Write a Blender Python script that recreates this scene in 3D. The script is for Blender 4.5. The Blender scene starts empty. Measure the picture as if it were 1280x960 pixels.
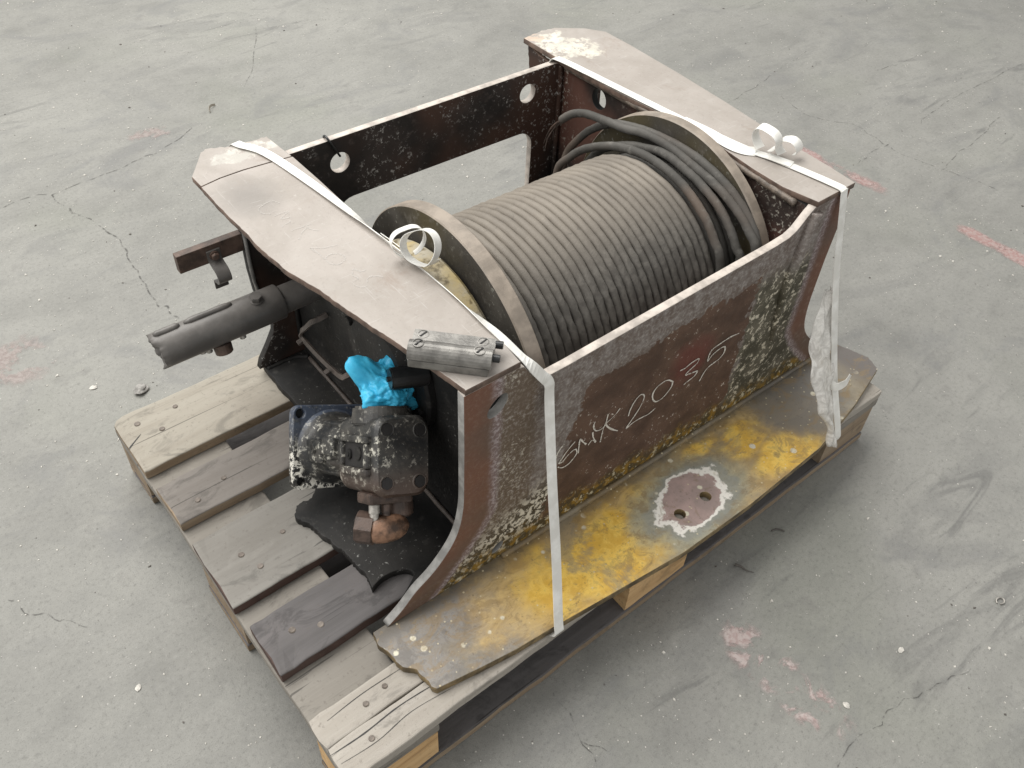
import bpy, bmesh, math, random
from mathutils import Vector, Matrix, noise, Quaternion
random.seed(7)
sc = bpy.context.scene
COL = sc.collection
# ------------------------------------------------------------------ camera, light, exposure
CAM_POS = Vector((-0.1528, -0.4488, 1.3533))
AZ, EL, ROLL, FPX = 0.848, -0.7937, -0.059, 1112.5
_f = Vector((math.cos(EL)*math.cos(AZ), math.cos(EL)*math.sin(AZ), math.sin(EL)))
_r = _f.cross(Vector((0, 0, 1))).normalized(); _d = _f.cross(_r)
_c, _s = math.cos(ROLL), math.sin(ROLL)
_r, _d = _c*_r+_s*_d, -_s*_r+_c*_d
cd = bpy.data.cameras.new('camera'); cam = bpy.data.objects.new('camera', cd); COL.objects.link(cam)
_up = -_d; _b = -_f
cam.matrix_world = Matrix(((_r.x, _up.x, _b.x, CAM_POS.x), (_r.y, _up.y, _b.y, CAM_POS.y), (_r.z, _up.z, _b.z, CAM_POS.z), (0, 0, 0, 1)))
cd.sensor_width = 36; cd.lens = FPX/1280*36; cd.clip_start = 0.02; cd.clip_end = 200
sc.camera = cam
w = bpy.data.worlds.new('World'); sc.world = w; w.use_nodes = True
bg = w.node_tree.nodes['Background']; bg.inputs[0].default_value = (1.0, 0.995, 0.97, 1); bg.inputs[1].default_value = 0.78

def area(name, loc, target, size, power, col):
    l = bpy.data.lights.new(name, 'AREA'); l.shape = 'RECTANGLE'; l.size, l.size_y = size; l.energy = power; l.color = col
    o = bpy.data.objects.new(name, l); COL.objects.link(o); o.location = loc
    o.rotation_euler = (Vector(target)-Vector(loc)).to_track_quat('-Z', 'Y').to_euler(); return o
area('hall_roof_light', (0.0, 3.0, 5.0), (0.6, 0.4, 0), (6.0, 4.0), 470, (1.0, 0.98, 0.94))
area('hall_side_light', (-3.6, 1.2, 4.2), (0.5, 0.4, 0), (2.4, 3.0), 75, (1.0, 0.98, 0.95))
sc.view_settings.view_transform = 'Standard'; sc.view_settings.look = 'None'
sc.view_settings.exposure = 0.0; sc.view_settings.gamma = 1.0; sc.view_settings.use_curve_mapping = False
D = {'A1': [(0.692, 0.4031, 0.386), (0.692, 0.364, 0.4096), (0.692, 0.3199, 0.4266), (0.692, 0.271, 0.4375), (0.692, 0.2164, 0.4368), (0.692, 0.166, 0.4241),
        (0.692, 0.1181, 0.3978), (0.692, 0.0867, 0.3665), (0.692, 0.0648, 0.3335)],
 'A1b': [(0.692, 0.4832, 0.2999), (0.692, 0.4544, 0.3393), (0.692, 0.4316, 0.3641)],
 'A2': [(0.722, 0.3485, 0.4087), (0.722, 0.3053, 0.4261), (0.722, 0.2522, 0.4389), (0.722, 0.2082, 0.4349), (0.722, 0.1638, 0.4252), (0.722, 0.1178, 0.4063),
        (0.722, 0.0857, 0.382), (0.722, 0.0627, 0.3546), (0.722, 0.048, 0.3308)],
 'A3': [(0.735, 0.504, 0.3858), (0.735, 0.4807, 0.4071), (0.735, 0.4506, 0.4206), (0.735, 0.4081, 0.4272), (0.735, 0.3553, 0.4337), (0.735, 0.311, 0.4434),
        (0.735, 0.2554, 0.4439), (0.735, 0.1893, 0.4357), (0.735, 0.135, 0.425), (0.735, 0.0895, 0.406), (0.735, 0.0582, 0.3839), (0.735, 0.0347, 0.3523)],
 'A4': [(0.742, 0.5115, 0.304), (0.742, 0.4862, 0.3437), (0.742, 0.4524, 0.3815), (0.742, 0.4073, 0.414)],
 'R': [[0.776463, -0.628805, 0.041348], [-0.426565, -0.57276, -0.699992], [0.463841, 0.52588, -0.712953]],
 'bits': [(0.7683, -0.0618), (0.8833, -0.0451), (1.0809, -0.3843), (0.7306, 1.9725), (0.871, -0.3379), (0.8578, -0.3295), (0.8831, -0.3747), (1.0749, -0.3202),
          (0.7036, -0.3311), (0.5527, -0.2594), (2.6725, 0.5218), (2.5962, 0.4412), (0.9869, 0.0836), (0.1018, 0.9924), (0.0255, 1.0579), (-0.0191, 1.0486),
          (-0.1637, 0.3807), (-0.2054, 0.5351), (-0.1621, 0.3096), (-0.0408, 0.3504), (-0.0641, 0.2019), (0.2646, 0.7269)],
 'camL': [-0.3134, -0.6038, 1.2093],
 'campos': (-0.1528, -0.4488, 1.3533),
 'chalk0': [(0.3328, -0.0006, 0.2015), (0.3255, -0.0006, 0.1962), (0.3156, -0.0006, 0.1868), (0.3087, -0.0006, 0.1776), (0.3044, -0.0006, 0.1712),
            (0.3116, -0.0006, 0.1697), (0.3188, -0.0006, 0.1764), (0.3272, -0.0006, 0.181), (0.3362, -0.0006, 0.1818), (0.3397, -0.0006, 0.1699),
            (0.3336, -0.0006, 0.1611), (0.3243, -0.0006, 0.1546), (0.3121, -0.0006, 0.1549), (0.3023, -0.0006, 0.1633)],
 'chalk1': [(0.31, -0.0006, 0.2114), (0.3029, -0.0006, 0.2049), (0.2979, -0.0006, 0.1969), (0.2954, -0.0006, 0.1824)],
 'chalk10': [(0.5517, -0.0006, 0.2248), (0.5635, -0.0006, 0.2236), (0.5762, -0.0006, 0.2275), (0.5936, -0.0006, 0.2278), (0.5927, -0.0006, 0.2182),
             (0.5801, -0.0006, 0.2129), (0.5683, -0.0006, 0.205), (0.5833, -0.0006, 0.2008), (0.5986, -0.0006, 0.1965), (0.5939, -0.0006, 0.1877),
             (0.5829, -0.0006, 0.1849), (0.5708, -0.0006, 0.1815)],
 'chalk11': [(0.6893, -0.0006, 0.2327), (0.6662, -0.0006, 0.2361), (0.6426, -0.0006, 0.2343), (0.6245, -0.0006, 0.2307), (0.6203, -0.0006, 0.2207),
             (0.6207, -0.0006, 0.2068), (0.6289, -0.0006, 0.2159), (0.6442, -0.0006, 0.2211), (0.6581, -0.0006, 0.2191), (0.6614, -0.0006, 0.2048),
             (0.6521, -0.0006, 0.1949), (0.6383, -0.0006, 0.1923), (0.627, -0.0006, 0.1895), (0.6194, -0.0006, 0.1822), (0.612, -0.0006, 0.1652)],
 'chalk2': [(0.343, -0.0006, 0.1676), (0.3425, -0.0006, 0.1797), (0.3429, -0.0006, 0.2003), (0.3492, -0.0006, 0.1902), (0.3579, -0.0006, 0.1784)],
 'chalk3': [(0.3628, -0.0006, 0.1727), (0.3701, -0.0006, 0.1795), (0.3789, -0.0006, 0.1688)],
 'chalk4': [(0.3701, -0.0006, 0.2219), (0.3684, -0.0006, 0.2129), (0.3745, -0.0006, 0.1986), (0.3865, -0.0006, 0.194), (0.3961, -0.0006, 0.1992)],
 'chalk5': [(0.3683, -0.0006, 0.1993), (0.3713, -0.0006, 0.1857), (0.3789, -0.0006, 0.1688)],
 'chalk6': [(0.3967, -0.0006, 0.2216), (0.3953, -0.0006, 0.2043), (0.3912, -0.0006, 0.191), (0.3894, -0.0006, 0.1616)],
 'chalk7': [(0.422, -0.0006, 0.2189), (0.4141, -0.0006, 0.2104), (0.4035, -0.0006, 0.2047), (0.3959, -0.0006, 0.2005), (0.402, -0.0006, 0.1884),
            (0.4149, -0.0006, 0.174), (0.4262, -0.0006, 0.1641)],
 'chalk8': [(0.445, -0.0006, 0.186), (0.4474, -0.0006, 0.2017), (0.4544, -0.0006, 0.2155), (0.4649, -0.0006, 0.2226), (0.474, -0.0006, 0.2148),
            (0.4735, -0.0006, 0.2014), (0.4667, -0.0006, 0.1861), (0.4563, -0.0006, 0.1716), (0.4459, -0.0006, 0.157), (0.4584, -0.0006, 0.1608),
            (0.4737, -0.0006, 0.1615), (0.4944, -0.0006, 0.159), (0.5092, -0.0006, 0.1639)],
 'chalk9': [(0.5406, -0.0006, 0.2052), (0.5288, -0.0006, 0.2168), (0.5167, -0.0006, 0.2205), (0.502, -0.0006, 0.2169), (0.4953, -0.0006, 0.2074),
            (0.4971, -0.0006, 0.1937), (0.5066, -0.0006, 0.1808), (0.5206, -0.0006, 0.1792), (0.5324, -0.0006, 0.1871), (0.5392, -0.0006, 0.1969),
            (0.5393, -0.0006, 0.206)],
 'clamp': [(0.0955, 0.0695, 0.45), (0.164, -0.0019, 0.45), (0.1137, 0.0916, 0.45), (0.1594, 0.1143, 0.45), (0.2119, 0.0397, 0.45), (0.2035, 0.0604, 0.45)],
 'crack0': [(0.0764, 1.8136), (0.1366, 1.8218), (0.1959, 1.8057), (0.201, 1.7695), (0.2117, 1.7169), (0.2241, 1.6703), (0.2427, 1.6259), (0.2536, 1.5634),
            (0.2639, 1.5085), (0.2569, 1.4556), (0.251, 1.3926), (0.2487, 1.3398), (0.2409, 1.2821), (0.2409, 1.2307), (0.251, 1.2032), (0.2546, 1.156)],
 'crack1': [(0.2013, 1.7958), (0.2959, 1.8115), (0.376, 1.8172), (0.4418, 1.8352), (0.4956, 1.8387), (0.5389, 1.8504), (0.6472, 1.9151)],
 'crack10': [(0.6036, -0.3775), (0.6678, -0.3753), (0.7065, -0.3815), (0.7831, -0.3853), (0.8487, -0.4043), (0.9212, -0.4208)],
 'crack11': [(-0.2739, 0.6627), (-0.2465, 0.6131), (-0.2205, 0.5755), (-0.1871, 0.5324)],
 'crack12': [(1.1073, 2.4086), (0.9577, 2.1592), (0.873, 2.0478)],
 'crack2': [(2.0366, 1.1059), (2.2427, 1.132), (2.4128, 1.1695), (2.5756, 1.1947)],
 'crack3': [(2.2359, 1.0394), (2.2061, 0.9202), (2.2388, 0.8415), (2.2785, 0.7808), (2.2567, 0.6467), (2.2575, 0.5747), (2.2806, 0.4791), (2.2957, 0.4202),
            (2.3105, 0.3159)],
 'crack4': [(2.2733, 0.4746), (2.4015, 0.5041), (2.5119, 0.5101), (2.7142, 0.5458)],
 'crack5': [(2.0882, 0.6442), (2.1818, 0.6582), (2.2717, 0.657)],
 'crack6': [(2.6551, 0.9658), (2.7746, 0.9511), (2.939, 0.9502)],
 'crack7': [(2.4609, 0.6762), (2.6297, 0.6972), (2.7989, 0.702), (3.1454, 0.7001)],
 'crack8': [(0.3485, -0.0302), (0.3452, -0.0485), (0.3404, -0.0776), (0.3317, -0.1106), (0.3283, -0.1504)],
 'crack9': [(0.3317, -0.1106), (0.3396, -0.1247), (0.3485, -0.151)],
 'faint0': [(0.1322, 0.4756, 0.4346), (0.1261, 0.4877, 0.4346), (0.111, 0.4863, 0.4346), (0.0991, 0.4788, 0.4346), (0.1007, 0.4661, 0.4346),
            (0.1089, 0.4585, 0.4346)],
 'faint1': [(0.1111, 0.4512, 0.4346), (0.1216, 0.4516, 0.4346), (0.1328, 0.4497, 0.4346), (0.1156, 0.4404, 0.4346), (0.129, 0.435, 0.4346)],
 'faint10': [(0.1644, 0.2391, 0.4346), (0.1589, 0.2463, 0.4346), (0.1478, 0.2508, 0.4346), (0.1407, 0.2426, 0.4346)],
 'faint2': [(0.1076, 0.4215, 0.4346), (0.1245, 0.4267, 0.4346)],
 'faint3': [(0.1128, 0.4049, 0.4346), (0.1289, 0.4048, 0.4346), (0.1466, 0.4037, 0.4346)],
 'faint4': [(0.1128, 0.381, 0.4346), (0.1244, 0.393, 0.4346), (0.1384, 0.4, 0.4346)],
 'faint5': [(0.1347, 0.4007, 0.4346), (0.1406, 0.3892, 0.4346), (0.1472, 0.3828, 0.4346)],
 'faint6': [(0.1151, 0.3544, 0.4346), (0.1187, 0.336, 0.4346), (0.1194, 0.3199, 0.4346)],
 'faint7': [(0.1151, 0.3544, 0.4346), (0.1308, 0.3434, 0.4346), (0.151, 0.3382, 0.4346)],
 'faint8': [(0.1201, 0.3176, 0.4346), (0.1257, 0.3241, 0.4346), (0.1371, 0.3231, 0.4346), (0.1449, 0.3124, 0.4346), (0.1413, 0.3028, 0.4346),
            (0.1292, 0.2992, 0.4346), (0.1201, 0.3073, 0.4346), (0.1201, 0.3176, 0.4346)],
 'faint9': [(0.1536, 0.2668, 0.4346), (0.1459, 0.2672, 0.4346), (0.1403, 0.2778, 0.4346), (0.1326, 0.2665, 0.4346), (0.1353, 0.2563, 0.4346),
            (0.1242, 0.2542, 0.4346), (0.1269, 0.2393, 0.4346), (0.1365, 0.2358, 0.4346)],
 'flL': [(0.0553, 0.6187, 0.434), (0.0785, 0.647, 0.434), (0.1046, 0.6779, 0.434), (0.1296, 0.6727, 0.434), (0.1601, 0.6639, 0.434), (0.2054, 0.6634, 0.434),
         (0.2053, 0.6273, 0.434), (0.2042, 0.5928, 0.434)],
 'handle': [(0.15, 0.484, 0.1849), (0.15, 0.4772, 0.1789), (0.15, 0.5228, 0.1322), (0.15, 0.5212, 0.1161), (0.15, 0.4576, 0.1202), (0.15, 0.4014, 0.1282),
            (0.15, 0.3712, 0.1488), (0.15, 0.3401, 0.1814), (0.15, 0.3295, 0.2008)],
 'holes': [(0.4894, -0.1126, 0.0165), (0.5511, -0.1127, 0.0165)],
 'ledge': [(-0.0303, 0.0063, 0.016), (-0.0358, -0.0135, 0.016), (-0.028, -0.0397, 0.016), (-0.0283, -0.0611, 0.016), (-0.0141, -0.0808, 0.016),
           (-0.0114, -0.1009, 0.016), (-0.0062, -0.1211, 0.016), (0.0608, -0.1325, 0.016), (0.1197, -0.141, 0.016), (0.184, -0.1458, 0.016),
           (0.3024, -0.158, 0.016), (0.4434, -0.1719, 0.016), (0.6028, -0.1711, 0.016), (0.7981, -0.1607, 0.016), (0.9424, -0.132, 0.016),
           (1.0617, -0.0988, 0.016), (1.0665, -0.0689, 0.016), (1.0551, -0.0093, 0.016)],
 'loopL': [(0.225, 0.3363, 0.4281), (0.225, 0.2872, 0.4776), (0.225, 0.2648, 0.4799), (0.225, 0.226, 0.5118), (0.225, 0.1929, 0.5005), (0.225, 0.2297, 0.4399),
           (0.225, 0.293, 0.4114), (0.225, 0.2511, 0.4164), (0.225, 0.2197, 0.4435)],
 'loopR': [(0.8075, 0.12, 0.4641), (0.8268, 0.12, 0.4908), (0.8852, 0.12, 0.4452), (0.884, 0.12, 0.4229), (0.9218, 0.12, 0.4328), (0.9423, 0.12, 0.4104),
           (0.9162, 0.12, 0.396)],
 'motor': {'a': [0.0936, -0.7937, 0.6011], 'c': [0.0753, 0.2928, 0.0905], 'h': 0.0675, 's': 1.413, 'u': [0.9038, -0.1854, -0.3856], 'v': [0.4175, 0.5794, 0.7]},
 'motorplate': [(-0.0227, 0.2591, 0.016), (-0.0193, 0.2467, 0.016), (-0.0129, 0.2322, 0.016), (-0.0075, 0.2032, 0.016), (0.0016, 0.1738, 0.016),
                (0.0061, 0.1519, 0.016), (0.0097, 0.1218, 0.016), (0.0117, 0.0898, 0.016), (0.0069, 0.0706, 0.016), (0.0294, 0.0767, 0.016),
                (0.0588, 0.0727, 0.016), (0.0715, 0.065, 0.016), (0.0723, 0.0573, 0.016), (0.0658, 0.0497, 0.016), (0.0253, 0.0277, 0.016),
                (-0.0041, 0.0194, 0.016)],
 'patch': [(0.3097, 0.0, 0.1452), (0.2982, 0.0, 0.2099), (0.3197, 0.0, 0.2661), (0.3279, 0.0, 0.2862), (0.3575, 0.0, 0.3255), (0.3886, 0.0, 0.3235),
           (0.444, 0.0, 0.3244), (0.524, 0.0, 0.3377), (0.5794, 0.0, 0.3253), (0.6741, 0.0, 0.3435), (0.69, 0.0, 0.2693), (0.7112, 0.0, 0.1767),
           (0.6593, 0.0, 0.1489), (0.4869, 0.0, 0.1094)],
 'pink': [(0.6505, -0.1451), (0.6531, -0.237), (0.6555, -0.3234), (0.6803, -0.2317)],
 'pinkL': [(-0.0308, 1.3621), (-0.0698, 1.1433), (0.5145, 1.939)],
 'pipe': [(0.1116, 0.5, 0.2408), (-0.0854, 0.5, 0.2482), (0.1743, 0.5, 0.2418)],
 'redline': [(1.9808, 1.1397), (1.9752, 1.0353), (2.0195, 0.7787), (2.0549, 0.4733), (2.0705, 0.3447), (2.056, 0.2873), (2.0658, 0.1092)],
 'redlinew': [(2.1024, 0.599), (1.9963, 0.5782)],
 'ring': [(0.4755, -0.0738, 0.0165), (0.5234, -0.0756, 0.0165), (0.5429, -0.0642, 0.0165), (0.5939, -0.0688, 0.0165), (0.5938, -0.0972, 0.0165),
          (0.5732, -0.129, 0.0165), (0.5428, -0.1315, 0.0165), (0.5261, -0.1416, 0.0165), (0.4855, -0.1456, 0.0165), (0.4531, -0.1335, 0.0165),
          (0.46, -0.097, 0.0165)],
 'seamL': [(0.0587, 0.5975, 0.434), (0.0782, 0.6003, 0.434), (0.1161, 0.6018, 0.434), (0.156, 0.5998, 0.434), (0.1705, 0.5956, 0.434)],
 'strapL': [(0.1564, 0.6553, 0.4365), (0.1797, 0.6514, 0.4365), (0.186, 0.6031, 0.4365), (0.1956, 0.4671, 0.4365), (0.2008, 0.3823, 0.4365),
            (0.2025, 0.3189, 0.4365), (0.2174, 0.1993, 0.4365), (0.2282, 0.0687, 0.4365), (0.2222, -0.013, 0.4365)],
 'strapLb': [(0.1915, -0.1517, 0.0165)],
 'strapLv': [(0.2702, -0.003, 0.364), (0.2692, -0.003, 0.3736)],
 'strapR': [(0.7684, 0.5789, 0.4475), (0.7787, 0.5225, 0.4475), (0.7884, 0.4249, 0.4475), (0.805, 0.3013, 0.4475), (0.8134, 0.2159, 0.4475),
            (0.8201, 0.1685, 0.4475), (0.8343, 0.1291, 0.4475), (0.8477, 0.0736, 0.4475), (0.8657, 0.008, 0.4475)],
 'strapRb': [(0.8352, -0.1531, 0.0165)],
 'streak': [(0.4482, -0.2405), (0.9338, -0.3642), (0.1112, 1.9248), (0.5268, 1.9844), (2.0464, 0.8145), (3.1982, 0.7288)],
 'stub': [(0.16, 0.1816, 0.3048)],
 'ywash': [(0.4108, -0.0507, 0.0165), (0.3518, -0.0856, 0.0165), (0.2905, -0.0777, 0.0165), (0.1956, -0.0347, 0.0165), (0.1181, -0.0554, 0.0165),
           (0.7255, -0.0733, 0.0165), (0.6955, -0.1541, 0.0165), (0.6393, -0.0455, 0.0165), (0.686, -0.0796, 0.0165)]}# ------------------------------------------------------------------ node helpers
class G:
    def __init__(s, name):
        s.m = bpy.data.materials.new(name); s.m.use_nodes = True; s.t = s.m.node_tree; s.t.nodes.clear()
        s.tc = s.t.nodes.new('ShaderNodeTexCoord'); s.co = s.tc.outputs['Object']
        s._sep = None
    def n(s, typ, **k):
        nd = s.t.nodes.new(typ)
        for a, b in k.items(): setattr(nd, a, b)
        return nd
    def put(s, sock, v):
        if hasattr(v, 'links'): s.t.links.new(v, sock)
        elif isinstance(v, (tuple, list)):
            sock.default_value = tuple(v)+(1,) if len(v) == 3 and sock.type == 'RGBA' else tuple(v)
        else: sock.default_value = v
    def xyz(s):
        if s._sep is None:
            s._sep = s.n('ShaderNodeSeparateXYZ'); s.t.links.new(s.co, s._sep.inputs[0])
        return s._sep.outputs[0], s._sep.outputs[1], s._sep.outputs[2]
    def map(s, sx=1, sy=1, sz=1, rz=0, loc=(0, 0, 0)):
        m = s.n('ShaderNodeMapping'); s.t.links.new(s.co, m.inputs[0])
        m.inputs['Scale'].default_value = (sx, sy, sz); m.inputs['Rotation'].default_value = (0, 0, rz); m.inputs['Location'].default_value = loc
        return m.outputs[0]
    def noise(s, scale, detail=4, rough=.55, dist=0, vec=None, col=False):
        nd = s.n('ShaderNodeTexNoise'); s.put(nd.inputs['Vector'], vec or s.co)
        nd.inputs['Scale'].default_value = scale; nd.inputs['Detail'].default_value = detail
        nd.inputs['Roughness'].default_value = rough; nd.inputs['Distortion'].default_value = dist
        return nd.outputs['Color' if col else 'Fac']
    def vor(s, scale, feature='F1', vec=None, out='Distance'):
        nd = s.n('ShaderNodeTexVoronoi', feature=feature); s.put(nd.inputs['Vector'], vec or s.co); nd.inputs['Scale'].default_value = scale
        return nd.outputs[out]
    def m2(s, op, a, b=0.0, clamp=False):
        nd = s.n('ShaderNodeMath', operation=op, use_clamp=clamp); s.put(nd.inputs[0], a); s.put(nd.inputs[1], b); return nd.outputs[0]
    def add(s, a, b): return s.m2('ADD', a, b)
    def sub(s, a, b): return s.m2('SUBTRACT', a, b)
    def mul(s, a, b): return s.m2('MULTIPLY', a, b)
    def mn(s, a, b): return s.m2('MINIMUM', a, b)
    def mx(s, a, b): return s.m2('MAXIMUM', a, b)
    def ss(s, x, a, b):
        nd = s.n('ShaderNodeMapRange', interpolation_type='SMOOTHSTEP'); s.put(nd.inputs[0], x)
        if a <= b:
            nd.inputs[1].default_value = a; nd.inputs[2].default_value = b
        else:
            nd.inputs[1].default_value = b; nd.inputs[2].default_value = a; nd.inputs[3].default_value = 1; nd.inputs[4].default_value = 0
        return nd.outputs[0]
    def mix(s, f, a, b, mode='MIX'):
        nd = s.n('ShaderNodeMix', data_type='RGBA', blend_type=mode); s.put(nd.inputs[0], f); s.put(nd.inputs[6], a); s.put(nd.inputs[7], b); return nd.outputs[2]
    def ramp(s, f, st):
        nd = s.n('ShaderNodeValToRGB'); s.put(nd.inputs[0], f); e = nd.color_ramp.elements
        while len(e) < len(st): e.new(.5)
        for el, (p, c) in zip(e, st): el.position = p; el.color = tuple(c)+(1,)
        return nd.outputs[0]
    def blob(s, cx, cy, rx, ry, axes=(0, 1), amp=.25, scale=14):
        v = s.xyz(); a = s.mul(s.sub(v[axes[0]], cx), 1/rx); b = s.mul(s.sub(v[axes[1]], cy), 1/ry)
        d = s.m2('SQRT', s.add(s.mul(a, a), s.mul(b, b)))
        return s.add(d, s.mul(s.sub(s.noise(scale, 5, .6), .5), amp*4))
    def out(s, col, rough=.7, bump=None, bs=.3, bd=.002, metal=0.0, alpha=None, spec=.5, **k):
        p = s.n('ShaderNodeBsdfPrincipled'); o = s.n('ShaderNodeOutputMaterial')
        s.put(p.inputs['Base Color'], col); s.put(p.inputs['Roughness'], rough); s.put(p.inputs['Metallic'], metal)
        s.put(p.inputs['Specular IOR Level'], spec)
        for a, b in k.items(): s.put(p.inputs[a.replace('_', ' ')], b)
        if alpha is not None: s.put(p.inputs['Alpha'], alpha)
        if bump is not None:
            b = s.n('ShaderNodeBump'); b.inputs['Strength'].default_value = bs; b.inputs['Distance'].default_value = bd
            s.put(b.inputs['Height'], bump); s.t.links.new(b.outputs[0], p.inputs['Normal'])
        s.t.links.new(p.outputs[0], o.inputs[0]); return s.m

def mat_floor():
    g = G('worn_concrete')
    st = g.map(1, 2.4, 1, rz=math.radians(14)); st2 = g.map(1, 4.5, 1, rz=math.radians(-4))
    big = g.noise(1.3, 5, .6, .5); streak = g.noise(2.2, 6, .6, .6, st); streak2 = g.noise(3.5, 5, .6, 1.2, st2)
    fine = g.noise(120, 5, .7); mid = g.noise(14, 6, .62); gr = g.noise(480, 2, .6)
    v = g.add(g.add(g.mul(big, .40), g.mul(streak, .32)), g.mul(mid, .28))
    c = g.ramp(v, [(.30, (.128, .126, .116)), (.42, (.190, .188, .174)), (.54, (.240, .237, .219)), (.70, (.300, .295, .272))])
    c = g.mix(g.mul(g.ss(g.noise(1.7, 3, .5), .5, .7), .35), c, (.20, .208, .172))
    c = g.mix(g.mul(g.ss(streak, .56, .66), .35), c, (.12, .12, .117)); c = g.mix(g.mul(g.mul(g.ss(streak2, .56, .72), g.ss(g.noise(1.3, 3, .6), .42, .6)), .6), c, (.105, .104, .10))
    c = g.mix(g.mul(g.ss(mid, .55, .70), .38), c, (.14, .136, .128))
    c = g.mix(g.mul(g.ss(fine, .5, .74), .5), c, (.10, .097, .09))
    c = g.mix(g.mul(g.ss(fine, .47, .25), .25), c, (.36, .35, .33))
    c = g.mix(g.mul(g.ss(gr, .54, .72), .4), c, (.10, .097, .092))
    sp = g.vor(75); spn = g.noise(6, 4, .65)
    c = g.mix(g.mul(g.ss(sp, .09, .05), g.ss(spn, .50, .60)), c, (.50, .48, .45))
    c = g.mix(g.mul(g.ss(g.noise(2.6, 7, .7, .8, g.map(1, 1.6, 1, rz=.5, loc=(4, 2, 0))), .52, .66), .35), c, (.135, .136, .138)); pit = g.vor(34); c = g.mix(g.mul(g.ss(g.add(pit, g.mul(g.sub(fine, .5), .3)), .07, .03), .5), c, (.09, .088, .083))
    h = g.add(g.add(g.mul(fine, .6), g.mul(gr, .3)), g.mul(mid, 1.4))
    return g.out(c, g.add(.62, g.mul(mid, .2)), h, .35, .003)

def mat_mark(name, col, col2, thr, amax=.7, gate=False):
    g = G(name)
    a = g.noise(13, 6, .68); b = g.noise(90, 4, .7); c = g.noise(4, 2, .5)
    uv = g.tc.outputs['UV']; sp = g.n('ShaderNodeSeparateXYZ'); g.t.links.new(uv, sp.inputs[0])
    u, v = sp.outputs[0], sp.outputs[1]
    edge = g.mul(g.ss(g.mn(v, g.sub(1, v)), .0, .45), g.ss(g.mn(u, g.sub(1, u)), 0, .3))
    f = g.add(g.add(g.mul(a, .5), g.mul(b, .3)), g.mul(c, .35))
    al = g.mul(g.ss(g.mul(f, g.add(.25, g.mul(edge, .75))), thr, thr+.16), amax)
    if gate: al = g.mul(al, g.ss(g.noise(16, 5, .65, .6), .46, .56))
    return g.out(g.mix(g.ss(b, .4, .6), col, col2), .75, None, alpha=al)

def mat_plain(name, col, rough=.6, metal=0, var=.25, scale=30, bump=.2, spec=.5):
    g = G(name); n = g.noise(scale, 6, .6); n2 = g.noise(scale*6, 4, .6)
    dark = tuple(c*(1-var) for c in col); lite = tuple(min(1, c*(1+var)) for c in col)
    c = g.mix(g.ss(n, .35, .65), dark, lite); c = g.mix(g.mul(g.ss(n2, .55, .75), .3), c, dark)
    return g.out(c, g.add(rough-.08, g.mul(n, .16)), g.add(n2, g.mul(n, 2)), bump, .001, metal, spec=spec)

def mat_wood(name, base, dark, stain=(.3, .27, .24), grain=1.0, seed=0, rough=.8):
    g = G(name); v = g.map(1.1, 22, 22, loc=(seed*3.1, seed*1.7, seed)); v2 = g.map(3, 110, 110, loc=(seed, seed*2.3, 0))
    a = g.noise(1.6, 6, .6, 1.2, v); b = g.noise(2.0, 4, .6, .4, v2); big = g.noise(4.5, 4, .6, 0, g.map(1, 1.4, 1, loc=(seed*5.3, 0, 0)))
    c = g.mix(g.mul(g.ss(a, .35, .7), .7*grain), base, dark)
    c = g.mix(g.mul(g.ss(b, .5, .75), .45*grain), c, dark)
    c = g.mix(g.mul(g.ss(big, .45, .72), .55), c, stain)
    sp = g.noise(130, 5, .7); c = g.mix(g.mul(g.ss(sp, .56, .72), .45), c, (.10, .085, .072))
    sm = g.noise(11, 6, .68, .8, g.map(1, 2, 1, loc=(seed*2, 3, 0))); c = g.mix(g.mul(g.ss(sm, .53, .66), .55), c, tuple(q*.42 for q in base))
    kx = g.vor(9, vec=g.map(1, 1.6, 1, loc=(seed*.7, seed*.31, 0))); c = g.mix(g.mul(g.ss(kx, .10, .05), .5), c, tuple(q*.4 for q in base))
    ck = g.noise(3, 3, .5, .3, g.map(.7, 40, 40, loc=(seed*4, seed, 0))); c = g.mix(g.mul(g.ss(ck, .655, .685), .7), c, tuple(q*.22 for q in base))
    c = g.mix(g.mul(g.ss(sm, .42, .28), .35), c, tuple(min(1, q*1.25) for q in base))
    return g.out(c, rough, g.add(g.mul(a, .5), g.add(g.mul(b, .7), g.mul(sp, .3))), .35, .0015, spec=.35)

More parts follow.
